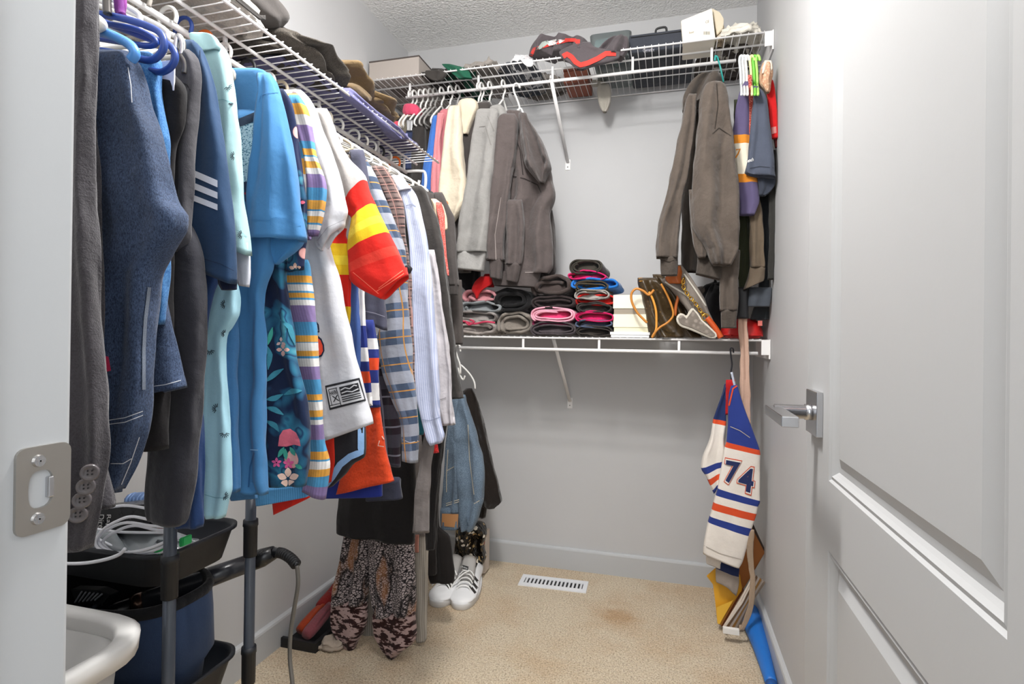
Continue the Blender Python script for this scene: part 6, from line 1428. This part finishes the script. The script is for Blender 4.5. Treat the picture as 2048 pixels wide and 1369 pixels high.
thing('clear_bin', 'clear plastic bin with teal and brown contents under the draped jersey', 'bin', [loft('bin_shell', [rrect(x0_+.01, x1_-.01, 2.15, 2.44, .02, ZS), rrect(x0_, x1_, 2.14, 2.45, .02, ZS+.085), rrect(x0_+.003, x1_-.003, 2.143, 2.447, .02, ZS+.085), rrect(x0_+.013, x1_-.013, 2.153, 2.437, .02, ZS+.004)], clr), box('teal_contents', (x0_+.018, 2.16, ZS+.006), (x1_-.018, 2.34, ZS+.06), plain('4d8a8c', .5), .004), box('brown_contents', (x0_+.018, 2.345, ZS+.006), (x0_+.09, 2.43, ZS+.05), plain('5d4334', .6), .004)])
thing('terracotta_box', 'terracotta coloured box at the back of the high shelf', 'box', [box('box_body', (xat(1128, 2.34), 2.34, ZS), (xat(1176, 2.34), 2.49, ZS+.05), plain('8a4a34', .6), .002), box('lid', (xat(1127, 2.34), 2.338, ZS+.05), (xat(1177, 2.34), 2.492, ZS+.062), plain('7d3f2c', .6), .001)])
SM('striped_cloths', 'pale striped cloths at the back of the shelf above the brace', 1030, 1120, 2.30, 2.49, .05, '8b847e', 16, 1.3)
thing('white_sock', 'pale sock hanging down between the high shelf wires', 'sock', [C3('foot', [(168, 1198, 1216), (185, 1195, 1222), (200, 1196, 1222), (214, 1200, 1218), (225, 1206, 1212)], 2.36, fab('b9b3a8', 500, .4), .018, .5), C3('ankle', [(160, 1184, 1212), (172, 1182, 1212)], 2.37, fab('a8a298', 500, .4), .016, .5)])
x0_, x1_ = xat(1256, 2.15), xat(1392, 2.15)
cs = box('case_body', (x0_, 2.15, ZS), (x1_, 2.47, ZS+.070), fab('3d4048', 500, .3), .008)
thing('dark_case', 'dark grey soft case with small pale lettering on the high shelf', 'bag', [(cs, [text_on('lettering', 'Genetix', [(1286, 97), (1309, 95), (1309, 103), (1286, 105)], cs, plain('b9b9c4', .6), .002)]), tube('carry_handle', smooth_path([Vector((x0_+.10, 2.16, ZS+.07)), Vector((x0_+.105, 2.155, ZS+.082)), Vector((x0_+.135, 2.155, ZS+.084)), Vector((x0_+.14, 2.16, ZS+.07))], 4), .004, M_BLACK, 8), tube('zip', [Vector((x0_+.01, 2.149, ZS+.058)), Vector((x1_-.01, 2.149, ZS+.058))], .0018, M_BLACK, 6)])
SM('brown_blanket', 'dark brown blanket folded at the back right of the high shelf', 1392, 1512, 2.22, 2.495, .050, '4d453e', 17, .8)
cv = plain('eee6d6', .6)
wb = [U(x, y, 1, 2.115) for x, y in ((1366, 86), (1362, 41), (1424, 16), (1430, 74))]
wbx = slab('carton_body', [(1366, 87), (1362, 41), (1424, 16), (1431, 79)], 2.115, .13, cv, bev=.002)
thing('white_carton', 'tilted white carton with a small barcode on the high shelf', 'box', [(wbx, [strips('barcode', [[(1408+i*2.2, 63), (1408+i*2.2, 69.5)] for i in range(6)], 1.1, wbx, plain('55504a', .7), .001, 3), text_on('lettering', 'CE', [(1411, 42), (1418, 40), (1418, 45), (1411, 47)], wbx, plain('6a645c', .7), .001), text_on('lettering', 'Ikanin', [(1378, 63), (1388, 61), (1388, 66), (1378, 68)], wbx, plain('6a645c', .7), .001)]), slab('open_flap', [(1424, 16), (1440, 24), (1448, 38), (1446, 56), (1434, 70)], 2.14, .05, plain('cfc3ac', .6), bev=.002)])
SM('cream_cloth', 'creamy white crumpled cloth at the right end of the high shelf', 1434, 1530, 2.11, 2.40, .058, 'efe9dc', 18, 1.6)
thing('tissue_paper', 'crumpled tissue paper between the white carton and the cream cloth', 'paper', [mound('tissue', xat(1432, 2.16), xat(1452, 2.16), 2.17, 2.30, ZS, .085, plain('d6cbb6', .7), 19, 1.4), mound('tissue_edge', xat(1434, 2.13), xat(1446, 2.13), 2.14, 2.19, ZS, .03, plain('cbb99e', .7), 20, 1.4)])
# ------------------------------------------------------------------ things on the left shelf
ZL = 1.678; LS = 'things on the left shelf'
CL_ = lambda nm, rows, X, mat, th=.03, fold=.5, k=2, **kw: cloth(nm, rows, X, mat, th, fold, k, ax=0, **kw)
bgm = fab('474341', 500, .3, .1, .12, .4)
thing('charcoal_bag', 'smooth charcoal bag with a rounded end on the left shelf', 'bag', [CL_('bag_body', [(-60, 400, 508), (-20, 435, 518), (0, 458, 532), (15, 480, 545), (32, 500, 555), (45, 520, 556), (56, 536, 552), (62, 545, 549)], -.86, bgm, .05, .03, lump=.1), CL_('side_strap', [(-60, 430, 440), (0, 472, 482), (40, 520, 530)], -.80, fab('33302e'), .006, .1)], LS)
bj = denim('26241f', '575049', 500)
thing('black_jeans', 'washed black jeans heaped on the left shelf next to the charcoal bag', 'jeans', [CL_('folded_leg', [(54, 552, 566), (64, 546, 576), (78, 550, 586), (92, 564, 606), (100, 574, 634), (118, 594, 650), (140, 620, 667), (160, 646, 674), (178, 664, 675)], -.85, bj, .045, 1.5, 3, n=72, lump=1.3), mound('leg_on_deck', -1.17, -.84, 1.02, 1.36, ZL, .05, bj, 21, .8)], LS)
kh_ = fab('7d684a', 500, .4, .15, .14, 1.0)
thing('khaki_jacket', 'khaki jacket piled at the far end of the left shelf', 'jacket', [CL_('jacket_fold', [(121, 652, 666), (132, 652, 684), (150, 662, 702), (168, 674, 722), (188, 684, 742), (206, 700, 760), (224, 726, 774), (238, 756, 777), (247, 768, 776)], -.90, kh_, .05, 1.7, 3.5, n=72, lump=1.3), CL_('sleeve_fold', [(166, 682, 705), (180, 690, 724), (196, 712, 738), (204, 728, 738)], -.84, fab('6d5a40', 500, .4), .02, .6)], LS)
pp_ = fab('6d6c96', 500, .4, .15, .12, .7)
thing('violet_blue_clothing', 'violet blue folded clothing spread along the left shelf', 'clothing', [mound('folded_part', -1.16, -.83, 1.08, 1.50, ZL, .045, pp_, 22, .7), mound('far_part', -1.10, -.815, 1.42, 1.80, ZL, .040, pp_, 23, .9), CL_('edge_fold', [(176, 680, 700), (190, 688, 712), (206, 704, 730), (224, 728, 752), (242, 748, 774), (262, 770, 800), (280, 796, 815)], -.815, pp_, .013, 1.6, 3)], LS)
pl_ = fab('d5cfc6', 260, .9, .5, .2, .9)
thing('fleece_blanket', 'light grey fluffy fleece blanket under the wires near the door end', 'blanket', [mound('fleece_fold', -1.15, -.825, .80, 1.03, ZL, .08, pl_, 24, 1.3), mound('fleece_fold', -1.16, -.83, .60, .84, ZL, .10, pl_, 25, 1.3), mound('fleece_fold', -1.12, -.85, .42, .62, ZL, .09, fab('b0aaa0', 260, .9, .5, .2, .9), 26, 1.3)], LS)
